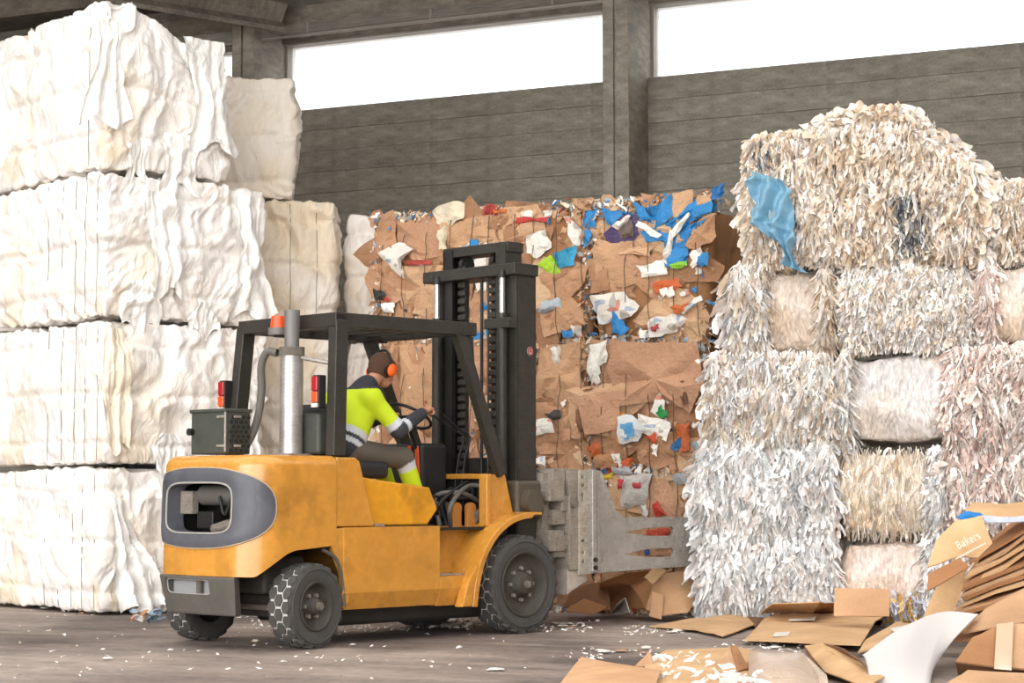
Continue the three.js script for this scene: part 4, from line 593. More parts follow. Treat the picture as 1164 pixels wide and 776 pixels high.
// strips and torn paper lying about
{
  const m = new THREE.Group(); m.name = 'paper_shred_litter'; scene.add(m); tag(m, 'scattered white paper shreds and crumbs over the floor and cartons', 'litter', null, 'stuff');
  const floorSpots = [[20, 690, 150, 20, 60], [150, 690, 60, 10, 50], [300, 706, 40, 14, 60], [420, 712, 120, 10, 90], [640, 712, 50, 10, 110], [740, 715, 60, 10, 70], [700, 742, 90, 14, 60], [560, 730, 500, 60, 90], [200, 745, 380, 50, 80], [880, 735, 120, 10, 120], [160, 720, 300, 26, 60], [370, 728, 100, 10, 40]];
  strips(m, 'paper_shreds', 520, 55, ['#f5f2ee', '#ffffff', '#e8e2da', '#f0e6da', '#d8c8b4'], (r) => { let k = r() * 830, s = floorSpots[0]; for (const q of floorSpots) { if (k < q[4]) { s = q; break; } k -= q[4]; } const p = G(s[0] + (r() - 0.5) * s[2] * 1.2, s[1] + (r() - 0.5) * s[3], 0.008); return [p, V(0, 1, 0), 0.018 + r() * r() * 0.06, 0.006 + r() * 0.012]; }, 0.2);
  strips(m, 'paper_shreds', 52, 56, ['#e8e4df', '#efece8', '#dedad5'], (r) => { const q = r() < 0.5, p = q ? G(780 + (r() - 0.5) * 70, 752 + (r() - 0.5) * 26, 0.08) : G(830 + (r() - 0.5) * 80, 768 + (r() - 0.5) * 14, 0.08); return [p, V(0, 1, 0), 0.04 + r() * 0.1, 0.012 + r() * 0.016]; }, 0.4);
  const r = rng(404);
  for (let k = 0; k < 34; k++) {
    const s = floorSpots[Math.floor(r() * floorSpots.length)], p = G(s[0] + (r() - 0.5) * s[2], s[1] + (r() - 0.5) * s[3], 0.012), sz = 0.04 + r() * 0.07, brown = r() < 0.3;
    const g = scrapShape(randomPoly(r, sz, sz), 0.008, 5000 + k); g.rotateX(-Math.PI / 2);
    const o = solo(brown ? 'cardboard_scrap' : 'paper_scrap', g, brown ? KR[Math.floor(r() * 7)] : PAPER('#f2efea'), brown ? 'small torn brown cardboard scrap lying on the concrete floor' : 'small torn white paper scrap lying on the concrete floor', 'scrap', brown ? 'brown scraps on the floor' : 'white scraps on the floor'); o.position.copy(p); o.rotation.y = r() * 6;
  }
  // coloured rag-like litter by the film stack
  for (let k = 0; k < 14; k++) { const p = G(150 + r() * 34, 692 + r() * 12, 0.02 + r() * 0.12), g = scrapShape(randomPoly(r, 0.1, 0.07), 0.02, 6000 + k); g.rotateX(-0.9); const o = solo('film_scrap', g, PAPER(['#9fb0c0', '#c08a5c', '#d8d4d0', '#7f97ad', '#b5623a'][k % 5]), 'coloured torn film scrap heaped against the white film stack', 'scrap', 'coloured scraps at the film stack'); o.position.copy(p); o.rotation.y = r() * 6; }
}

// crumbs of dirt and paper heaped by the front tyre
{
  const m = new THREE.Group(); m.name = 'dirt_crumbs_litter'; scene.add(m); tag(m, 'loose crumbs of grey brown dirt and fibre on the floor by the front tyre', 'litter', null, 'stuff');
  strips(m, 'dirt_crumbs', 420, 77, ['#8d8276', '#a3978a', '#766b60', '#b9ada0', '#cfc6bc'], (r) => { const a = r() * r(), p = G(500 + a * 46 + (r() - 0.5) * 30, 706 + (r() - 0.5) * 12, 0.006 + r() * 0.05 * a); return [p, V(0, 1, 0), 0.02 + r() * 0.06, 0.006 + r() * 0.014]; }, 0.6);
}
// ---------------------------------------------------------------- forklift: x forward, y up, z to its right-hand side; origin under the rear axle
let CHAIN;
const FORK_AT = [-1.766, 0, -13.531], FORK_TURN = 0.8024;
const fork = thing('forklift_truck', 'orange forklift truck with black mast and steel bale clamp, driver aboard', 'forklift', FORK_AT, FORK_TURN);
const P = (name, geo, mat, parent = fork, label) => { const m = part(name, geo, mat, parent); if (label) m.userData.label = label; return m; };
{
  // --- counterweight
  const HWID = 0.58, CR = 0.28, REAR = -0.52, FRONT = 0.215, flat = HWID - CR, arc = CR * Math.PI / 2, sMax = flat + arc + (FRONT - REAR - CR);
  const plan = (s) => { const a = Math.abs(s), sg = Math.sign(s) || 1; if (a < flat) return [REAR + 0.03 * (a / flat) ** 2 * 0.5, a * sg, -1, 0.05 * sg * a]; if (a < flat + arc) { const f = (a - flat) / CR; return [REAR + CR - CR * Math.cos(f) + 0.015 * (1 - f / 1.571), (flat + CR * Math.sin(f)) * sg, -Math.cos(f), Math.sin(f) * sg]; } return [REAR + CR + a - flat - arc, HWID * sg, 0, sg]; };
  const TOP = 1.3, FIL = 0.075, bottomY = (A) => A < -0.42 ? 0.49 : A < -0.1 ? lerp(0.49, 0.665, Math.sin((A + 0.42) / 0.32 * Math.PI / 2)) : lerp(0.665, 0.69, (A + 0.1) / 0.32);
  const shell = (s, y, off = 0) => { const [a, z, na, nz] = plan(s), e = y > TOP - FIL ? FIL - Math.sqrt(Math.max(0, FIL * FIL - (y - TOP + FIL) ** 2)) : 0, lean = (y - 0.9) * -0.03; return V(a - (e - off) * na + (na < 0 ? -lean * na * -1 : 0), y, z - (e - off) * nz); };
  const hole = (s, y) => Math.abs(s / 0.4) ** 5 + Math.abs((y - 0.955) / 0.19) ** 5 < 1;
  const ns = 110, ny = 42, pos = [], idx = [];
  for (let j = 0; j <= ny; j++) for (let i = 0; i <= ns; i++) { const s = lerp(-sMax, sMax, i / ns), b = bottomY(plan(s)[0]), t = j / ny, y = t < 0.7 ? lerp(b, TOP - FIL, t / 0.7) : TOP - FIL + FIL * Math.sin((t - 0.7) / 0.3 * Math.PI / 2); const p = shell(s, y); pos.push(p.x, p.y, p.z); if (i < ns && j < ny) { const s2 = lerp(-sMax, sMax, (i + 0.5) / ns); if (!hole(s2, y + 0.008)) { const k = j * (ns + 1) + i; idx.push(k, k + ns + 1, k + 1, k + 1, k + ns + 1, k + ns + 2); } } }
  const g = new THREE.BufferGeometry(); g.setAttribute('position', new THREE.Float32BufferAttribute(pos, 3)); g.setIndex(idx); g.computeVertexNormals(); boxUV(g);
  const cw = P('counterweight', g, paint);
  const capPts = []; for (let i = 0; i <= 80; i++) { const p = shell(lerp(-sMax, sMax, i / 80), TOP); capPts.push(new THREE.Vector2(p.x, -p.z)); }
  const cap = new THREE.ShapeGeometry(new THREE.Shape(capPts)); cap.rotateX(-Math.PI / 2); cap.translate(0, TOP, 0); boxUV(cap); P('top_plate', cap, paint, cw);
  P('underside', box(-0.36, 0.2, 0.66, 0.7, -0.45, 0.45), darkSteel, cw);
  P('front_plate', box(0.2, 0.215, 0.69, 1.26, -0.56, 0.56), paint, cw);
  // dark grille surround wrapping the rear, with its opening
  const ring = (f, w, h, n) => { const c = Math.cos(f), s = Math.sin(f), r = (Math.abs(c) ** n + Math.abs(s) ** n) ** (-1 / n); return [c * r * w, 0.945 + s * r * h]; };
  const gp = [], gi = [], nf = 120, nv = 12;
  for (let v = 0; v <= nv + 3; v++) for (let i = 0; i <= nf; i++) { const f = i / nf * Math.PI * 2, o = ring(f, 0.67, 0.272, 2.5), q = ring(f, 0.355, 0.165, 5), t = clamp((v - 1) / nv, 0, 1); let off = 0.012 + 0.01 * Math.sin(Math.PI * t); if (v === 0) off = -0.004; if (v > nv + 1) off = -0.02 - (v - nv - 2) * 0.09; const p = shell(lerp(o[0], q[0], t), lerp(o[1], q[1], t), off); gp.push(p.x, p.y, p.z); if (i < nf && v < nv + 3) { const k = v * (nf + 1) + i; gi.push(k, k + 1, k + nf + 1, k + 1, k + nf + 2, k + nf + 1); } }
  let gg = new THREE.BufferGeometry(); gg.setAttribute('position', new THREE.Float32BufferAttribute(gp, 3)); gg.setIndex(gi); gg = toCreasedNormals(gg, 0.7); boxUV(gg);
  const surround = P('grille_surround', gg, greyPaint, fork, 'dark grey rounded surround of the rear opening');
  const rim = [], rimO = []; for (let i = 0; i <= 80; i++) { const f = i / 80 * Math.PI * 2, q = ring(f, 0.36, 0.17, 5), q2 = ring(f, 0.668, 0.272, 2.5); rim.push(shell(q[0], q[1], 0.016)); rimO.push(shell(q2[0], q2[1], 0.008)); }
  P('opening_trim', tube(rim, 0.007, 160, 6), M('pale_trim', '#a09c96', 0.5), surround); P('edge_trim', tube(rimO, 0.006, 160, 6), M('edge_trim', '#b09a7a', 0.6), surround);
  // engine bay seen through the opening
  const bay = P('engine_bay', merge([box(-0.2, -0.18, 0.7, 1.2, -0.45, 0.45), box(-0.42, -0.18, 0.74, 0.76, -0.38, 0.38), box(-0.42, -0.18, 1.14, 1.16, -0.38, 0.38), box(-0.4, -0.18, 0.74, 1.16, -0.39, -0.37), box(-0.4, -0.18, 0.74, 1.16, 0.37, 0.39)]), darkSteel);
  P('muffler', cyl(0.07, 0.07, 0.42, 20).rotateX(Math.PI / 2).translate(-0.32, 1.03, 0.02), M('muffler', '#6d6a64', 0.6, { metalness: 0.4 }), bay); P('bracket', rbox(-0.42, -0.36, 0.9, 1.06, -0.34, -0.2, 0.01), castSteel, bay); P('bracket', rbox(-0.38, -0.3, 0.8, 0.92, -0.2, -0.02, 0.01), darkSteel, bay); P('exhaust_elbow', tube([V(-0.38, 0.8, 0.0), V(-0.38, 0.83, 0.14), V(-0.37, 0.86, 0.26), V(-0.36, 0.98, 0.3)], 0.035, 20, 10), castSteel, bay); P('belt', tube([V(-0.4, 1.02, 0.08), V(-0.4, 0.9, 0.14), V(-0.4, 1.02, 0.22)], 0.012, 16, 6), blackPlastic, bay);
  // --- bumper
  const oc = []; for (let i = 0; i <= 40; i++) { const s = lerp(-flat - arc * 0.22, flat + arc * 0.22, i / 40), [a, z, na, nz] = plan(s); oc.push([a + na * 0.035, z + nz * 0.02]); } const ocIn = oc.map(([a, z]) => [a + 0.05, z * 0.93]).reverse();
  const bs = new THREE.Shape([...oc, ...ocIn].map(([a, z]) => new THREE.Vector2(a, -z))), bg = new THREE.ExtrudeGeometry(bs, { depth: 0.235, bevelEnabled: true, bevelThickness: 0.012, bevelSize: 0.012, bevelSegments: 2 }); bg.rotateX(-Math.PI / 2); bg.translate(0, 0.24, 0);
  { const p = bg.attributes.position; for (let i = 0; i < p.count; i++) { const k = (0.49 - p.getY(i)) / 0.26; p.setX(i, p.getX(i) + k * 0.05); p.setZ(i, p.getZ(i) * (1 - 0.1 * k)); } bg.computeVertexNormals(); }
  const ev = new Evaluator(); ev.attributes = ['position', 'normal']; const bb = new Brush(bg); bb.updateMatrixWorld(); const sl = new Brush(new RoundedBoxGeometry(0.16, 0.1, 0.5, 3, 0.02).translate(-0.53, 0.415, -0.08)); sl.updateMatrixWorld();
  bg.deleteAttribute('uv'); const res = ev.evaluate(bb, sl, SUBTRACTION).geometry; boxUV(res);
  const bump = P('rear_bumper', res, bumperGrey, fork, 'dark grey rear bumper with a slot'); P('tow_pin', cyl(0.022, 0.022, 0.12).translate(-0.5, 0.41, 0.0), castSteel, bump); P('slot_backing', box(-0.47, -0.46, 0.36, 0.47, -0.33, 0.17), M('slot_backing', '#9a9a9c', 0.6), bump);
  { const q = []; for (let i = 0; i <= 48; i++) { const f = i / 48 * Math.PI * 2, c = Math.cos(f), s = Math.sin(f), r = (Math.abs(c) ** 6 + Math.abs(s) ** 6) ** (-1 / 6), z = -0.08 + c * r * 0.25; q.push(V(-0.553 + 0.016 * (z / 0.3) ** 2 + (0.49 - (0.415 + s * r * 0.05)) / 0.26 * 0.05, 0.415 + s * r * 0.05, z)); } P('slot_trim', tube(q, 0.006, 96, 6), M('pale_trim'), bump); }
  P('steer_axle', merge([rbox(-0.09, 0.09, 0.2, 0.36, -0.5, 0.5, 0.03), rod(V(0.02, 0.28, -0.55), V(0.02, 0.28, 0.55), 0.05), rod(V(-0.15, 0.42, -0.4), V(-0.12, 0.42, 0.45), 0.03), rbox(-0.2, 0.16, 0.36, 0.62, -0.32, 0.32, 0.03)]), M('axle_steel', '#4c4843', 0.7, { map: TX.steel }), fork); P('tie_rod', rod(V(-0.16, 0.27, -0.42), V(-0.16, 0.27, 0.45), 0.018), castSteel, fork);
  P('wheel_arch', merge([box(-0.3, 0.3, 0.67, 0.69, -0.56, 0.56), box(0.28, 0.3, 0.25, 0.69, -0.56, 0.56)]), darkSteel, fork);
  P('arch_liner', tube([V(0.1, 0.66, 0.57), V(0.22, 0.6, 0.57), V(0.28, 0.45, 0.57), V(0.3, 0.27, 0.57)], 0.012, 16, 6), bumperGrey, fork);
  // --- side panels and frame
  P('side_cover', prism([[0.222, 0.815], [0.222, 1.29], [0.39, 1.29], [0.43, 1.265], [0.57, 0.815]], -0.575, 0.575, 0.012), paint);
  const sect = (a0, a1, top, low) => { const s = new THREE.Shape([[-0.58, top], [0.58, top], [0.58, 0.36], [0.53, low], [-0.53, low], [-0.58, 0.36]].map((p) => new THREE.Vector2(p[0], p[1]))); const q = new THREE.ExtrudeGeometry(s, { depth: a1 - a0 - 0.016, bevelEnabled: true, bevelThickness: 0.008, bevelSize: 0.008, bevelOffset: -0.008, bevelSegments: 2 }); q.rotateY(Math.PI / 2); q.translate(a0 + 0.008, 0, 0); return boxUV(q); };
  P('frame_side', sect(0.28, 1.2, 0.81, 0.245), paint); P('step', sect(1.2, 1.5, 0.45, 0.235), paint);
  for (const s of [-0.575, 0.535]) P('rear_frame', prism([[0.18, 0.68], [0.18, 0.805], [0.34, 0.805], [0.34, 0.3], [0.29, 0.26], [0.27, 0.5]], s, s + 0.04, 0.006), paint);
  P('step_tread', box(1.2, 1.52, 0.452, 0.462, 0.32, 0.56), rawSteel); P('step_wall', box(1.2, 1.75, 0.44, 0.8, -0.33, 0.33), paint); P('floor_plate', box(0.9, 1.95, 0.775, 0.795, -0.5, 0.5), darkSteel);
  P('seat_deck', prism([[0.45, 0.815], [0.45, 1.17], [0.6, 1.145], [1.17, 1.085], [1.25, 0.93], [1.15, 0.815]], -0.5, 0.5, 0.014), paintBright, fork, 'bright yellow engine cover under the seat');
  P('deck_gap', box(0.55, 1.2, 0.8, 0.818, -0.52, 0.52), darkSteel); P('latch', rbox(0.58, 0.68, 0.81, 0.83, 0.5, 0.56, 0.006), castSteel);
  // --- front cowl, pedals, hoses
  for (const z of [0.43, -0.47]) P('cowl_side', prism([[1.74, 0.8], [1.74, 1.185], [1.98, 1.185], [2.08, 0.86], [1.95, 0.8]], z, z + 0.04, 0.006), paint);
  P('cowl_bar', rbox(1.8, 1.86, 1.15, 1.19, -0.45, 0.45, 0.008), paint); P('cowl_bar', rbox(1.735, 1.775, 0.8, 1.185, 0.47, 0.52, 0.008), paint); P('dashboard', rbox(1.84, 1.92, 0.85, 1.15, -0.44, 0.43, 0.02), darkSteel);
  for (const [a, z] of [[1.63, 0.3], [1.72, 0.36]]) P('pedal_hinge', merge([cyl(0.045, 0.045, 0.035, 20).rotateX(Math.PI / 2).translate(a, 0.93, z), rbox(a - 0.045, a + 0.045, 0.79, 0.93, z - 0.017, z + 0.017, 0.006)]), M('dull_orange', '#b87a3a', 0.6));
  const hr = rng(61); for (let k = 0; k < 16; k++) { const z = -0.35 + hr() * 0.75, a = 1.42 + hr() * 0.4; P('hydraulic_hose', tube([V(a, 0.8, z), V(a + (hr() - 0.5) * 0.2, 0.92 + hr() * 0.1, z + (hr() - 0.5) * 0.2), V(a + 0.1 + hr() * 0.2, 1.0 + hr() * 0.15, z + (hr() - 0.5) * 0.2), V(1.85, 0.95 + hr() * 0.2, z)], 0.011 + hr() * 0.008, 18, 7), hr() < 0.3 ? hoseMat : blackPlastic); }
  P('valve_block', rbox(1.55, 1.75, 0.8, 0.98, -0.3, 0.12, 0.02), castSteel);
  // --- fender
  { const prof = [[2.19, 0.895], [2.04, 0.895], [1.88, 0.86], [1.74, 0.785], [1.63, 0.68], [1.55, 0.55], [1.5, 0.4], [1.47, 0.23]], pts = [], c = new THREE.CatmullRomCurve3(prof.map((p) => V(p[0], p[1], 0))).getPoints(40), inn = c.map((p, i) => { const t = c[Math.min(40, i + 1)].clone().sub(c[Math.max(0, i - 1)]).normalize(), th = i < 4 ? 0.01 : 0.035; return V(p.x + t.y * -th, p.y + t.x * th, 0); });
    for (const sgn of [1, -1]) { const s = new THREE.Shape([...c, ...inn.reverse()].map((p) => new THREE.Vector2(p.x, p.y))); inn.reverse(); const q = new THREE.ExtrudeGeometry(s, { depth: 0.3, bevelEnabled: true, bevelThickness: 0.006, bevelSize: 0.006, bevelSegments: 2 }); q.translate(0, 0, sgn > 0 ? 0.345 : -0.645); boxUV(q); P('fender', q, paint);
      P('fender_web', prism([[1.2, 0.78], [1.74, 0.79], [1.9, 0.85], [1.72, 0.74], [1.58, 0.58], [1.5, 0.45], [1.47, 0.24], [1.42, 0.24], [1.44, 0.45], [1.2, 0.46]], sgn > 0 ? 0.33 : -0.36, sgn > 0 ? 0.36 : -0.33, 0.004), paint);
      P('fender_foot', prism([[1.36, 0.225], [1.46, 0.225], [1.53, 0.5], [1.5, 0.52], [1.42, 0.4]], sgn > 0 ? 0.56 : -0.645, sgn > 0 ? 0.645 : -0.56, 0.01), paint); } }
  // --- wheels
  const tyre = (R, r, w) => new THREE.LatheGeometry([[r, -w * 0.42], [r + 0.02, -w * 0.48], [R * 0.82, -w * 0.5], [R * 0.94, -w * 0.46], [R - 0.016, -w * 0.4], [R - 0.014, 0], [R - 0.016, w * 0.4], [R * 0.94, w * 0.46], [R * 0.82, w * 0.5], [r + 0.02, w * 0.48], [r, w * 0.42]].map((p) => new THREE.Vector2(p[0], p[1])), 64).rotateX(Math.PI / 2);
  const wheel = (A, z, R, r, w, steer, out, lug) => {
    const place = (m) => { m.position.set(A, R, z); m.rotation.y = steer; return m; };
    const t = place(P('tyre', tyre(R, r, w), rubber));
    P('groove_band', new THREE.LatheGeometry([[R - 0.012, -w * 0.37], [R - 0.011, 0], [R - 0.012, w * 0.37]].map((p) => new THREE.Vector2(p[0], p[1])), 64).rotateX(Math.PI / 2), rubberDust, t).userData.label = 'tread grooves packed with pale dust';
    const n = Math.round(2 * Math.PI * R / 0.098), hex = boxUV(new THREE.CylinderGeometry(0.045, 0.049, 0.03, 6));
    for (let c = -1; c <= 1; c++) for (let k = 0; k < n; k++) { const a = (k + (c === 0 ? 0.5 : 0)) / n * Math.PI * 2, m = P('tread_block', hex, rubber, t), rr = R - 0.0152 - (c ? 0.004 : 0); m.position.set(Math.cos(a) * rr, Math.sin(a) * rr, c * w * 0.31); m.rotation.z = a - Math.PI / 2; m.scale.set(1, 1, w * 0.31 / 0.083); }
    const o = out * w * 0.5, prof = [[r + 0.012, 0.0], [r + 0.008, 0.012], [r - 0.01, 0.005], [r - 0.022, -0.03], [r * 0.72, -0.055], [r * 0.6, -0.05], [r * 0.42, -0.05], [r * 0.4, -0.02], [r * 0.33, -0.005], [r * 0.3, 0.02], [0.001, 0.022]];
    const rg = new THREE.LatheGeometry(prof.map((p) => new THREE.Vector2(p[0], p[1])), 48).rotateX(Math.PI / 2); if (out < 0) rg.rotateY(Math.PI);
    const rim = place(P('wheel_rim', rg.translate(0, 0, o * 0.94), rimMat)), nut = boxUV(new THREE.CylinderGeometry(0.014, 0.014, 0.03, 6).rotateX(Math.PI / 2));
    for (let k = 0; k < lug; k++) { const a = k / lug * 6.283; P('wheel_nut', nut, castSteel, rim).position.set(Math.cos(a) * r * 0.5, Math.sin(a) * r * 0.5, o * 0.94 - out * 0.04); }
    P('hub_cap', cyl(0.03, 0.025, 0.03, 14).rotateX(Math.PI / 2).translate(0, 0, o * 0.94 + out * 0.03), castSteel, rim);
    { const q = []; for (let k = 0; k <= 40; k++) { const a = k / 40 * 6.2832; q.push(V(Math.cos(a) * R * 0.86, Math.sin(a) * R * 0.86, out * w * 0.5)); } P('sidewall_rib', tube(q, 0.006, 80, 5), rubber, t); }
  };
  wheel(2.04, 0.5, 0.367, 0.235, 0.25, 0, 1, 8); wheel(2.04, -0.5, 0.367, 0.235, 0.25, 0, -1, 8);
  wheel(0.0, 0.52, 0.287, 0.158, 0.2, 0.16, 1, 6); wheel(-0.02, -0.6, 0.287, 0.158, 0.2, 0.16, -1, 6);
  P('front_axle', merge([rod(V(2.04, 0.367, -0.5), V(2.04, 0.367, 0.5), 0.1, 18), rbox(1.7, 2.25, 0.18, 0.5, -0.32, 0.32, 0.03), rbox(0.35, 1.75, 0.13, 0.3, -0.46, 0.46, 0.03)]), darkSteel);
  // --- overhead guard
  const gz = 0.49, gy = 2.245;
  for (const s of [1, -1]) {
    P('guard_post', bar(V(s > 0 ? 0.28 : 0.2, 1.3, s * (gz + (s < 0 ? 0.05 : 0))), V(0.3, gy, s * (gz + (s < 0 ? 0.05 : 0))), 0.09, 0.11), blackSteel);
    P('guard_rail', bar(V(0.24, gy, s * gz), V(1.62, gy + 0.01, s * gz), 0.08, 0.1), blackSteel);
    P('front_strut', bar(V(1.46, gy - 0.02, s * gz), V(1.93, 1.18, s * 0.47), 0.07, 0.095), blackSteel);
  }
  P('guard_rail', bar(V(0.29, gy, -gz - 0.07), V(0.29, gy, gz + 0.04), 0.1, 0.1).rotateY(0), blackSteel); P('guard_rail', bar(V(1.58, gy + 0.01, -gz), V(1.58, gy + 0.01, gz), 0.08, 0.08), blackSteel);
  for (let k = 0; k < 6; k++) P('roof_bar', bar(V(0.48 + k * 0.19, gy + 0.01, -gz), V(0.48 + k * 0.19, gy + 0.01, gz), 0.03, 0.05), blackSteel);
  P('post_gusset', prism([[1.4, 2.2], [1.6, 2.2], [1.62, 1.96]], gz - 0.02, gz + 0.02, 0.004), blackSteel);
  // --- exhaust, beacon, boxes, lamps
  const ex = P('exhaust_stack', cyl(0.082, 0.08, 0.7, 28).translate(0.13, 1.66, 0.19), alu, fork, 'silver exhaust silencer'); P('tail_pipe', cyl(0.05, 0.055, 0.34, 20).translate(0.13, 2.15, 0.19), M('tail_pipe', '#7d7b78', 0.6, { metalness: 0.5 }), ex); P('clamp_collar', cyl(0.09, 0.09, 0.06, 24).translate(0.13, 2.03, 0.19), castSteel, ex); P('foot_flange', rbox(0.02, 0.24, 1.3, 1.318, 0.08, 0.3, 0.006), castSteel, ex); P('support_arm', rod(V(0.15, 1.99, 0.24), V(0.27, 1.94, 0.47), 0.016), rawSteel, ex);
  P('air_hose', tube([V(0.05, 2.02, 0.13), V(0.02, 2.03, 0.06), V(0.0, 1.95, 0.02), V(0.0, 1.75, 0.02), V(-0.02, 1.55, 0.0), V(-0.08, 1.4, -0.02), V(-0.16, 1.31, -0.04)], 0.028, 40, 10), hoseMat);
  const be = P('beacon', cyl(0.062, 0.052, 0.085, 22).translate(0.14, 2.245, 0.03), M('amber_lens', '#e0501c', 0.3, { physical: true, clearcoat: 0.6 }), fork, 'orange warning beacon'); P('beacon_base', cyl(0.072, 0.075, 0.05, 22).translate(0.14, 2.18, 0.03), M('beacon_base', '#6f6c69', 0.5), be); P('beacon_mount', rbox(0.12, 0.26, 2.14, 2.16, 0.0, 0.06, 0.004), blackSteel, be);
  const tb = P('tool_box', rbox(-0.32, -0.1, 1.312, 1.615, -0.36, 0.03, 0.012), boxGreen, fork, 'dark green metal box on the counterweight'); P('lid', rbox(-0.33, -0.09, 1.6, 1.625, -0.37, 0.04, 0.008), boxGreen, tb);
  for (const y of [1.36, 1.56]) P('hinge', rbox(-0.25, -0.19, y, y + 0.018, 0.028, 0.04, 0.003), rawSteel, tb); for (const y of [1.36, 1.56]) P('hinge', rbox(-0.328, -0.318, y, y + 0.018, -0.06, 0.02, 0.003), rawSteel, tb);
  P('corner_hinge', rod(V(-0.322, 1.33, 0.032), V(-0.322, 1.6, 0.032), 0.008), rawSteel, tb); P('lock_knob', cyl(0.022, 0.026, 0.05).rotateZ(Math.PI / 2).translate(-0.33, 1.47, -0.34), blackPlastic, tb);
  const studs = boxUV(cyl(0.013, 0.016, 0.008, 8).rotateX(Math.PI / 2)); for (let i = 0; i < 4; i++) for (let k = 0; k < 8; k++) P('perforation', studs, darkSteel, tb).position.set(-0.27 + i * 0.043 + (k % 2) * 0.02, 1.335 + k * 0.033, 0.032);
  P('radiator_cover', rbox(0.2, 0.42, 1.31, 1.6, 0.02, 0.4, 0.03), boxGreen); P('cover_slot', rbox(0.192, 0.2, 1.39, 1.45, 0.2, 0.22, 0.003), rawSteel);
  for (const [z, a] of [[0.4, 0.2], [-0.6, 0.16]]) { const l = P('tail_lamp', rbox(a - 0.03, a + 0.04, 1.63, 1.86, z - 0.035, z + 0.035, 0.008), blackPlastic); P('red_lens', rbox(a - 0.045, a - 0.028, 1.75, 1.85, z - 0.03, z + 0.03, 0.006), M('red_lens', '#a5181c', 0.25, { physical: true, clearcoat: 0.6 }), l); P('amber_lens', rbox(a - 0.045, a - 0.028, 1.67, 1.745, z - 0.03, z + 0.03, 0.006), M('amber_lens'), l); P('clear_lens', rbox(a - 0.045, a - 0.028, 1.635, 1.665, z - 0.03, z + 0.03, 0.004), M('clear_lens', '#d8cfc8', 0.3), l); }
  // --- seat, steering, console
  const seat = P('seat', rbox(0.5, 1.02, 1.15, 1.27, -0.24, 0.24, 0.04, 4), M('seat_vinyl', '#232224', 0.6)); P('backrest', rbox(0.44, 0.56, 1.25, 1.68, -0.23, 0.23, 0.05, 4), M('seat_vinyl'), seat);
  const st = P('steering_wheel', new THREE.TorusGeometry(0.18, 0.012, 10, 40).rotateX(Math.PI / 2).rotateZ(-0.5).translate(1.42, 1.62, 0), blackPlastic); P('steering_column', rod(V(1.42, 1.61, 0), V(1.72, 0.95, 0), 0.035), blackPlastic, st); P('spoke', merge([rod(V(1.42, 1.62, -0.18), V(1.42, 1.62, 0.18), 0.01), rod(V(1.26, 1.53, 0), V(1.42, 1.61, 0), 0.01)]), blackPlastic, st);
  P('control_console', rbox(1.5, 1.78, 0.8, 1.42, -0.42, 0.06, 0.04, 3), blackPlastic); for (const [a, z] of [[1.5, -0.05], [1.5, 0.03]]) P('reflective_strip', bar(V(a - 0.004, 1.1, z), V(a - 0.004, 1.4, z - 0.02), 0.04, 0.01), M('orange_strip', '#f0602a', 0.5));
  for (const [z, b] of [[0.1, 0], [0.17, 0.05]]) { const l = P('control_lever', tube([V(1.56 + b, 1.64, z), V(1.8, 1.52, z), V(1.88, 1.48, z + 0.02), V(1.85, 1.3, z), V(1.8, 1.02, z)], 0.008, 24, 6), blackPlastic); if (!b) P('lever_knob', new THREE.SphereGeometry(0.022, 12, 8).translate(1.56 + b, 1.64, z), blackPlastic, l); }
  // --- mast
  for (const s of [1, -1]) {
    const chan = (a0, a1, z0, z1, t, y0, y1, nm, m) => P(nm, merge([box(a0, a1, y0, y1, z0, z0 + t), box(a0, a0 + t, y0, y1, z0, z1), box(a1 - t, a1, y0, y1, z0, z1)]), m);
    if (s > 0) { P('outer_mast_rail', merge([box(2.13, 2.33, 0.12, 2.78, 0.44, 0.46), box(2.13, 2.15, 0.12, 2.78, 0.35, 0.44), box(2.31, 2.33, 0.12, 2.78, 0.35, 0.44)]), blackSteel); P('inner_mast_rail', merge([box(2.11, 2.29, 0.3, 2.96, 0.327, 0.345), box(2.11, 2.128, 0.3, 2.96, 0.24, 0.327), box(2.272, 2.29, 0.3, 2.96, 0.24, 0.327)]), blackSteel); } else { chan(2.13, 2.33, -0.46, -0.35, 0.02, 0.12, 2.78, 'outer_mast_rail', blackSteel); chan(2.11, 2.29, -0.345, -0.24, 0.018, 0.3, 2.96, 'inner_mast_rail', darkSteel); }
    P('rail_plate', rbox(2.118, 2.13, 0.3, 2.72, s * 0.385 - 0.07, s * 0.385 + 0.07, 0.003), blackSteel);
    const lc = P('lift_cylinder', cyl(0.04, 0.04, 2.0, 18).translate(2.06, 1.42, s * 0.36), blackSteel); P('piston_rod', cyl(0.024, 0.024, 0.34, 14).translate(2.06, 2.58, s * 0.36), chrome, lc); P('rod_end', cyl(0.034, 0.034, 0.06, 14).translate(2.06, 2.72, s * 0.36), darkSteel, lc);
    P('lift_chain', rbox(2.16, 2.2, 0.9, 2.86, s * 0.17 - 0.03, s * 0.17 + 0.03, 0.004), darkSteel); for (let k = 0; k < 30; k++) P('chain_link', CHAIN ??= boxUV(new RoundedBoxGeometry(0.03, 0.045, 0.075, 1, 0.008)), blackSteel).position.set(2.15, 0.95 + k * 0.064, s * 0.17);
    P('mast_hose', tube([V(2.14, 0.9, s * 0.26), V(2.14, 1.8, s * 0.26), V(2.13, 2.5, s * 0.26), V(2.13, 2.82, s * 0.25)], 0.016, 30, 8), blackPlastic);
    P('chain_wheel', cyl(0.07, 0.07, 0.04, 22).rotateX(Math.PI / 2).translate(2.2, 2.84, s * 0.17), darkSteel);
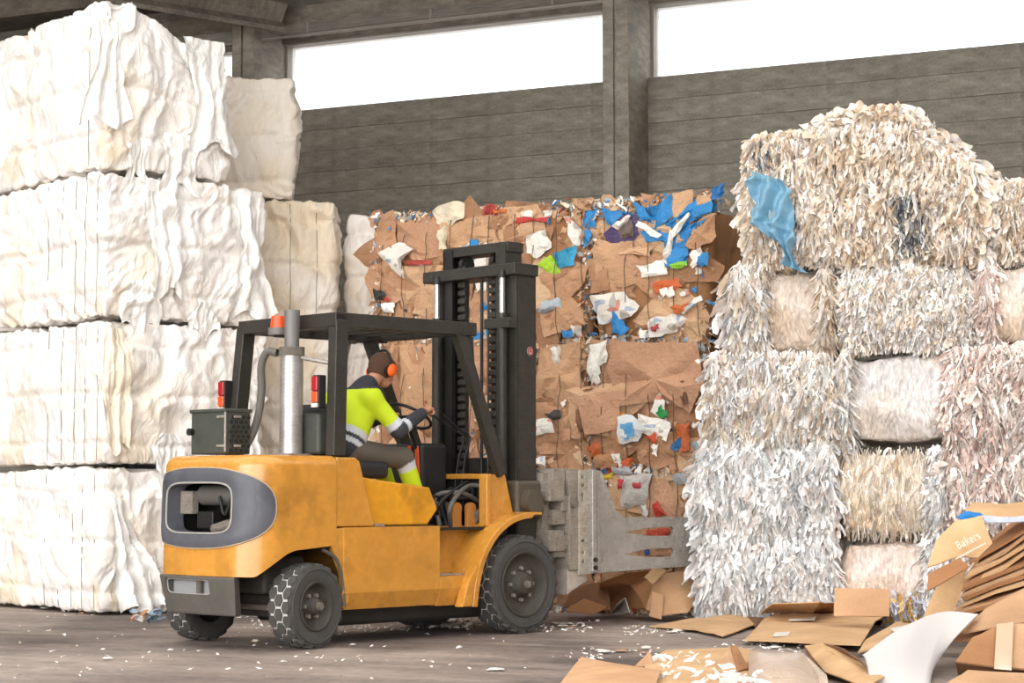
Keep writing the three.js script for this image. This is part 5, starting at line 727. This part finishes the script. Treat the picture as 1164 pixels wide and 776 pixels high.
    const tc = P('tilt_cylinder', rod(V(1.75, 0.86, s * 0.36), V(2.1, 0.98, s * 0.36), 0.045, 14), castSteel); P('tilt_rod', rod(V(2.05, 0.96, s * 0.36), V(2.2, 1.0, s * 0.36), 0.025), chrome, tc);
  }
  P('mast_hose', rod(V(2.14, 0.9, 0.06), V(2.14, 2.76, 0.06), 0.013), blackPlastic); P('mast_hose', rod(V(2.15, 0.9, 0.12), V(2.15, 2.76, 0.12), 0.008), rubber);
  P('mast_crossbar', rbox(2.06, 2.33, 2.71, 2.8, -0.53, 0.49, 0.008), blackSteel); P('mast_crossbar', rbox(2.12, 2.3, 2.9, 2.98, -0.36, 0.36, 0.008), blackSteel); P('mast_crossbar', rbox(2.02, 2.12, 2.3, 2.38, 0.2, 0.46, 0.006), blackSteel); P('mast_crossbar', rbox(2.2, 2.32, 1.2, 1.32, -0.4, 0.4, 0.006), blackSteel); P('mast_crossbar', rbox(2.16, 2.3, 0.3, 0.5, -0.4, 0.4, 0.006), darkSteel);
  const sk = P('warning_sticker', cyl(0.036, 0.036, 0.004, 24).rotateX(Math.PI / 2).translate(2.265, 2.13, 0.463), PAPER('#f4f0ee'), fork, 'round white sticker with red ring'); P('red_ring', new THREE.TorusGeometry(0.029, 0.005, 6, 28).translate(2.265, 2.13, 0.465), PAPER('#c8262c'), sk); P('red_bar', box(2.25, 2.28, 2.127, 2.133, 0.465, 0.467).rotateZ(0), PAPER('#c8262c'), sk); P('red_mark', box(2.258, 2.272, 2.118, 2.148, 0.4645, 0.4665), PAPER('#c8262c'), sk);
  P('mast_foot', merge([rbox(2.08, 2.4, 0.86, 1.14, 0.3, 0.5, 0.03), cyl(0.09, 0.09, 0.2, 18).rotateX(Math.PI / 2).translate(2.2, 0.98, 0.48)]), M('greasy_steel', '#5e564a', 0.55, { map: TX.steel }));
  // --- carriage and bale clamp
  const plateHole = (pts, holes, z0, z1) => { const s = new THREE.Shape(pts.map((p) => new THREE.Vector2(p[0], p[1]))); for (const h of holes) s.holes.push(new THREE.Path(h.map((p) => new THREE.Vector2(p[0], p[1])))); const q = new THREE.ExtrudeGeometry(s, { depth: z1 - z0, bevelEnabled: true, bevelThickness: 0.003, bevelSize: 0.003, bevelSegments: 1 }); return boxUV(q.translate(0, 0, z0)); };
  const rectH = (a0, a1, y0, y1) => [[a0, y0], [a1, y0], [a1, y1], [a0, y1]];
  P('carriage', merge([rbox(2.36, 2.44, 0.5, 1.2, -0.5, 0.5, 0.01), rbox(2.34, 2.5, 0.98, 1.14, -0.6, 0.6, 0.012), rbox(2.34, 2.5, 0.6, 0.76, -0.6, 0.6, 0.012)]), castSteel);
  P('slide_frame', merge([rbox(2.42, 2.56, 1.02, 1.235, -0.62, 0.56, 0.015), rbox(2.42, 2.56, 0.8, 0.92, -0.62, 0.56, 0.012), rbox(2.42, 2.56, 0.55, 0.72, -0.62, 0.56, 0.015)]), castSteel);
  const vp = P('clamp_bracket', merge([rbox(2.56, 2.68, 0.45, 1.23, 0.4, 0.6, 0.012), rbox(2.5, 2.72, 0.9, 1.03, 0.36, 0.58, 0.02), rbox(2.48, 2.7, 0.6, 0.72, 0.36, 0.58, 0.02)]), castSteel); P('roller', cyl(0.035, 0.035, 0.03, 16).rotateX(Math.PI / 2).translate(2.6, 0.97, 0.61), castSteel, vp);
  const hp = P('clamp_side_plate', plateHole([[2.66, 0.42], [2.76, 0.42], [2.76, 1.22], [2.66, 1.22]], [rectH(2.69, 2.72, 1.15, 1.18), rectH(2.69, 2.72, 1.09, 1.12), rectH(2.69, 2.715, 0.98, 1.05), rectH(2.69, 2.73, 0.66, 0.69), rectH(2.69, 2.72, 0.57, 0.6), rectH(2.69, 2.72, 0.5, 0.53)], 0.585, 0.605), M('pale_plate', '#c3beb5', 0.5, { map: TX.steel, metalness: 0.3 })); P('plate_backing', box(2.66, 2.77, 0.42, 1.22, 0.55, 0.575), darkSteel, hp);
  const cv = (ax, ay, r, a0, a1) => { const o = []; for (let k = 0; k <= 10; k++) { const a = lerp(a0, a1, k / 10); o.push([ax + Math.cos(a) * r, ay + Math.sin(a) * r]); } return o; };
  const slot = (y, h) => [[3.17, y], [3.45, y + h * 0.85], [3.76, y + h], [3.79, y + h * 0.5], [3.79, y - h * 0.5], [3.76, y - h], [3.45, y - h * 0.85]];
  const armPts = [[2.765, 0.425], [4.09, 0.455], [4.11, 0.5], [4.08, 0.845], [3.2, 0.85], ...cv(3.2, 1.02, 0.17, -Math.PI / 2, -Math.PI * 0.9), [2.9, 1.215], [2.765, 1.225]];
  const arm = P('clamp_arm', plateHole(armPts, [slot(0.735, 0.04), slot(0.565, 0.04)], 0.6, 0.625), rawSteel, fork, 'grey steel clamp arm with two tapered slots'); P('arm_rib', rbox(2.76, 2.81, 0.43, 1.225, 0.585, 0.66, 0.008), rawSteel, arm); P('arm_rib', rbox(2.83, 2.86, 0.45, 1.15, 0.62, 0.645, 0.005), rawSteel, arm); P('arm_edge', bar(V(2.78, 0.432, 0.612), V(4.09, 0.46, 0.612), 0.05, 0.02, 0.005), rawSteel, arm); P('arm_bolt', cyl(0.018, 0.018, 0.04, 10).rotateX(Math.PI / 2).translate(2.78, 0.47, 0.66), darkSteel, arm); P('arm_bolt', cyl(0.018, 0.018, 0.04, 10).rotateX(Math.PI / 2).translate(2.78, 0.53, 0.66), darkSteel, arm);
  P('clamp_arm', plateHole(armPts.map(([a, y]) => [2.765 + (a - 2.765) * 0.82, y]), [], -0.625, -0.6), rawSteel);
  P('lower_guard', prism([[2.56, 0.27], [2.78, 0.36], [2.8, 0.46], [2.56, 0.46]], 0.3, 0.58, 0.012), M('pale_pinkish_plate', '#bdb3ad', 0.55, { map: TX.grime }));
}
// ---------------------------------------------------------------- the driver (same frame as the forklift)
{
  const HIP = V(0.76, 1.27, 0), at = V(HIP.x, HIP.y, HIP.z).applyAxisAngle(V(0, 1, 0), FORK_TURN).add(V(...FORK_AT));
  const man = thing('person', 'driver in lime and dark hi-vis jacket with orange ear defenders, sitting at the controls', 'person', [at.x, at.y, at.z], FORK_TURN);
  const cap = (p, a, b, ra, rb) => { const ba = b.clone().sub(a), t = clamp(p.clone().sub(a).dot(ba) / ba.lengthSq(), 0, 1); return Math.hypot(p.x - a.x - ba.x * t, p.y - a.y - ba.y * t, p.z - a.z - ba.z * t) - lerp(ra, rb, t); };
  // bones as flat arrays keep the field quick
  const bone = (a, b, ra, rb) => [a.x, a.y, a.z, b.x - a.x, b.y - a.y, b.z - a.z, 1 / Math.max(1e-9, a.distanceToSquared(b)), ra, rb];
  const dist = (x, y, z, q) => { const px = x - q[0], py = y - q[1], pz = z - q[2]; let t = (px * q[3] + py * q[4] + pz * q[5]) * q[6]; t = t < 0 ? 0 : t > 1 ? 1 : t; const dx = px - q[3] * t, dy = py - q[4] * t, dz = pz - q[5] * t; return Math.sqrt(dx * dx + dy * dy + dz * dz) - (q[7] + (q[8] - q[7]) * t); };
  const field = (bones, k) => (x, y, z) => { let d = 9; for (const q of bones) { const e = dist(x, y, z, q); if (d > 8) d = e; else { const h = clamp(0.5 + 0.5 * (e - d) / k, 0, 1); d = e + (d - e) * h - k * h * (1 - h); } } return d; };
  function surface(fn, c, half, res) {
    const mc = new MarchingCubes(res, new THREE.MeshStandardMaterial(), false, false, 90000); mc.isolation = 0; const h = res / 2;
    for (let k = 0; k < res; k++) for (let j = 0; j < res; j++) for (let i = 0; i < res; i++) mc.field[i + j * res + k * res * res] = -fn(c.x + (i - h) / h * half, c.y + (j - h) / h * half, c.z + (k - h) / h * half);
    mc.update(); let g = new THREE.BufferGeometry(); g.setAttribute('position', new THREE.BufferAttribute(mc.positionArray.slice(0, mc.count * 3), 3)); g.scale(half, half, half); g.translate(c.x, c.y, c.z);
    g = mergeVertices(g, 1e-5); g.computeVertexNormals(); { const n = g.attributes.normal, p = g.attributes.position, i0 = 0; const e = 0.01, d0 = fn(p.getX(i0) + n.getX(i0) * e, p.getY(i0) + n.getY(i0) * e, p.getZ(i0) + n.getZ(i0) * e); if (d0 < 0) { const ix = g.index.array; for (let t = 0; t < ix.length; t += 3) { const s = ix[t]; ix[t] = ix[t + 1]; ix[t + 1] = s; } g.computeVertexNormals(); } }
    g.translate(-HIP.x, -HIP.y, -HIP.z); return boxUV(g);
  }
  const J = { hip: V(0.74, 1.37, 0), waist: V(0.78, 1.48, 0), chest: V(0.86, 1.64, 0), neck: V(0.985, 1.8, 0), head: V(1.155, 1.955, 0) };
  const arm = (s) => s > 0 ? [V(0.87, 1.735, 0.19), V(1.06, 1.5, 0.285), V(1.335, 1.63, 0.235), V(1.42, 1.665, 0.2)] : [V(0.87, 1.735, -0.19), V(1.06, 1.52, -0.29), V(1.3, 1.6, -0.2), V(1.39, 1.635, -0.175)];
  const leg = (s) => s > 0 ? [V(0.76, 1.345, 0.1), V(1.235, 1.3, 0.15), V(1.42, 0.9, 0.15), V(1.58, 0.83, 0.16)] : [V(0.76, 1.345, -0.1), V(1.26, 1.3, -0.16), V(1.46, 0.9, -0.17), V(1.62, 0.83, -0.18)];
  const fwd = V(0.92, -0.39, 0), upv = V(0.39, 0.92, 0), H = (f, u, z) => J.head.clone().addScaledVector(fwd, f).addScaledVector(upv, u).add(V(0, 0, z));
  const bodyBones = (g, withHead) => { const o = [bone(J.hip, J.waist, 0.13 + g, 0.125 + g), bone(J.waist, J.chest, 0.125 + g, 0.14 + g), bone(J.chest, J.neck, 0.14 + g, 0.075 + g), bone(J.hip.clone().add(V(0, 0, 0.08)), J.chest.clone().add(V(0, 0, 0.08)), 0.105 + g, 0.115 + g), bone(J.hip.clone().add(V(0, 0, -0.08)), J.chest.clone().add(V(0, 0, -0.08)), 0.105 + g, 0.115 + g)];
    for (const s of [1, -1]) { const a = arm(s); o.push(bone(J.chest.clone().add(V(0.05, 0.06, 0)), a[0], 0.1 + g, 0.072 + g), bone(a[0], a[1], 0.062 + g, 0.048 + g), bone(a[1], a[2], 0.046 + g, 0.032 + g)); } return o; };
  const legBones = (g) => { const o = [bone(J.hip, J.waist, 0.13 + g, 0.12 + g)]; for (const s of [1, -1]) { const l = leg(s); o.push(bone(l[0], l[1], 0.088 + g, 0.062 + g), bone(l[1], l[2], 0.06 + g, 0.044 + g)); } return o; };
  // body with head, hands and five fingers each
  const skin = M('skin', '#c48d6e', 0.6), headB = [bone(H(-0.025, 0.03, 0), H(0.02, 0.035, 0), 0.088, 0.086), bone(H(0.02, -0.03, 0), H(0.055, -0.07, 0), 0.062, 0.045), bone(H(0.09, 0.015, 0), H(0.108, -0.022, 0), 0.012, 0.017), bone(H(0.085, 0.03, -0.03), H(0.085, 0.03, 0.03), 0.016, 0.016), bone(H(0.08, -0.052, -0.018), H(0.08, -0.052, 0.018), 0.014, 0.014), bone(J.neck, H(-0.03, -0.06, 0), 0.058, 0.056), bone(H(-0.01, 0.01, 0.085), H(-0.012, -0.025, 0.082), 0.016, 0.01), bone(H(-0.01, 0.01, -0.085), H(-0.012, -0.025, -0.082), 0.016, 0.01)];
  const body = [...bodyBones(-0.012), ...legBones(-0.012)];
  const bodyG = surface(field(body, 0.04), V(1.1, 1.3, 0), 0.68, 88), headG = surface(field(headB, 0.018), V(1.12, 1.92, 0), 0.19, 84), handG = [];
  for (const s of [1, -1]) {
    const a = arm(s), w = a[2], k = a[3], d = k.clone().sub(w).normalize(), side = V(0, 0, 1), dn = d.clone().cross(side).normalize().multiplyScalar(s > 0 ? 1 : 1), up2 = dn.y > 0 ? dn : dn.clone().negate(), q = [bone(w.clone().addScaledVector(d, -0.05), w, 0.026, 0.026), bone(w, k, 0.027, 0.03), bone(k.clone().add(V(0, 0, 0.022)), k.clone().add(V(0, 0, -0.022)), 0.022, 0.022)];
    [0.033, 0.011, -0.011, -0.033].forEach((z, i) => { const b = k.clone().addScaledVector(d, 0.012).add(V(0, 0, z)), l = [0.034, 0.04, 0.037, 0.028][i], m = b.clone().addScaledVector(d, l).addScaledVector(up2, -0.012), e = m.clone().addScaledVector(up2, -l * 0.8).addScaledVector(d, 0.002), f = e.clone().addScaledVector(d, -l * 0.55).addScaledVector(up2, -0.008); q.push(bone(b, m, 0.0105, 0.01), bone(m, e, 0.01, 0.009), bone(e, f, 0.009, 0.008)); });
    const tb = w.clone().addScaledVector(d, 0.03).add(V(0, 0, -s * 0.028)), tm = tb.clone().addScaledVector(d, 0.03).add(V(0, 0, -s * 0.024)).addScaledVector(up2, -0.018), te = tm.clone().addScaledVector(d, 0.026).addScaledVector(up2, -0.018); q.push(bone(tb, tm, 0.013, 0.011), bone(tm, te, 0.011, 0.009));
    handG.push(surface(field(q, 0.007), k, 0.13, 66));
  }
  part('body', merge([bodyG, headG, ...handG]), skin, man);
  const LIME = new THREE.Color('#c8de1e'), DARK = new THREE.Color('#33353c'), BAND = new THREE.Color('#c9cdd2');
  const jg = surface(field([...bodyBones(0.012), bone(J.neck.clone().add(V(-0.02, 0, 0)), J.neck.clone().add(V(0.02, 0.035, 0)), 0.085, 0.078)], 0.035), V(1.0, 1.58, 0), 0.5, 104);
  const along = (p, a, b) => { const d = b.clone().sub(a); return p.clone().sub(a).dot(d) / d.lengthSq(); };
  tint(jg, (c, x, y, z) => { const p = V(x + HIP.x, y + HIP.y, z + HIP.z); let best = 9, val = 0; for (const s of [1, -1]) { const a = arm(s), d1 = cap(p, a[0], a[1], 0.07, 0.06), d2 = cap(p, a[1], a[2], 0.06, 0.045); if (d1 < best) { best = d1; val = clamp(along(p, a[0], a[1]), 0, 1); } if (d2 < best) { best = d2; val = 1 + clamp(along(p, a[1], a[2]), 0, 1); } } const t = along(p, J.hip, J.neck), dt = Math.min(cap(p, J.hip, J.chest, 0.19, 0.2), cap(p, J.chest, J.neck, 0.17, 0.1)); if (best < dt || val > 0.7) c.copy(val < 0.74 ? LIME : val < 0.9 ? BAND : val < 1.14 ? DARK : val < 1.32 ? BAND : DARK); else c.copy(t < 0.02 ? DARK : t < 0.1 ? BAND : t < 0.16 ? DARK : t < 0.26 ? BAND : LIME); if (p.y > 1.8 && p.x < 1.06) c.copy(DARK); });
  const jacket = part('jacket', jg, M('jacket_cloth', '#ffffff', 0.8, { vertexColors: true }), man); jacket.userData.label = 'lime and dark hi-vis jacket with grey reflective bands';
  const TR = new THREE.Color('#5c554d'), tg = surface(field(legBones(0.014), 0.03), V(1.12, 1.16, 0), 0.5, 90);
  tint(tg, (c, x, y, z) => { const p = V(x + HIP.x, y + HIP.y, z + HIP.z); let best = 9, t = 0; for (const s of [1, -1]) { const l = leg(s), d1 = cap(p, l[0], l[1], 0.09, 0.07), d2 = cap(p, l[1], l[2], 0.07, 0.05); if (d1 < best) { best = d1; t = 0; } if (d2 < best) { best = d2; t = along(p, l[1], l[2]); } } c.copy(t < 0.06 ? TR : t < 0.2 ? BAND : t < 0.55 ? LIME : t < 0.7 ? BAND : TR); });
  part('trousers', tg, M('trouser_cloth', '#ffffff', 0.85, { vertexColors: true }), man).userData.label = 'grey trousers with lime and reflective bands at the shins';
  for (const s of [1, -1]) { const l = leg(s); part('boot', surface(field([bone(l[2], l[2].clone().add(V(0.02, -0.04, 0)), 0.055, 0.052), bone(l[2].clone().add(V(-0.02, -0.055, 0)), l[3].clone().add(V(0, 0.01, 0)), 0.05, 0.04)], 0.02), l[2].clone().add(V(0.08, -0.03, 0)), 0.2, 44), blackPlastic, man); }
  const cut = (x, y, z) => { const p = V(x, y, z).sub(J.head); return Math.max(p.dot(fwd) - 0.035 + Math.max(0, p.dot(upv) - 0.06) * 1.6, -0.062 - p.dot(upv)); };
  const skull = field([bone(H(-0.025, 0.03, 0), H(0.02, 0.035, 0), 0.088, 0.086), bone(H(-0.03, -0.06, 0), H(-0.02, 0, 0), 0.06, 0.08)], 0.02);
  part('hair', surface((x, y, z) => Math.max(skull(x, y, z) - 0.009, cut(x, y, z)), V(1.12, 1.95, 0), 0.17, 60), M('hair', '#573c2c', 0.85), man);
  const off = (p) => p.sub(HIP), muff = part('ear_defenders', tube([off(H(-0.01, -0.02, 0.1)), off(H(-0.04, 0.08, 0.09)), off(H(-0.05, 0.135, 0.03)), off(H(-0.05, 0.135, -0.03)), off(H(-0.04, 0.08, -0.09)), off(H(-0.01, -0.02, -0.1))], 0.011, 40, 8), blackPlastic, man);
  for (const s of [1, -1]) { const c = off(H(-0.008, -0.01, s * 0.118)), e = part('ear_cup', new THREE.SphereGeometry(0.05, 20, 14).scale(0.78, 1, 0.55), M('orange_ear_cup', '#ff6a14', 0.45), muff); e.position.copy(c); e.rotation.z = -0.4; const k = part('ear_cushion', cyl(0.045, 0.048, 0.03, 20).rotateX(Math.PI / 2), blackPlastic, muff); k.position.copy(off(H(-0.008, -0.01, s * 0.095))); }
  for (const s of [1, -1]) { part('eye', new THREE.SphereGeometry(0.011, 10, 8), M('eye_white', '#e8e2dc', 0.3), man).position.copy(off(H(0.083, 0.012, s * 0.032))); part('eyebrow', cyl(0.005, 0.005, 0.04, 6).rotateX(Math.PI / 2), M('hair'), man).position.copy(off(H(0.1, 0.036, s * 0.03))); }
  part('mouth', cyl(0.005, 0.005, 0.04, 6).rotateX(Math.PI / 2), M('lips', '#8f5346', 0.6), man).position.copy(off(H(0.094, -0.052, 0)));
}
renderer.render(scene, camera);
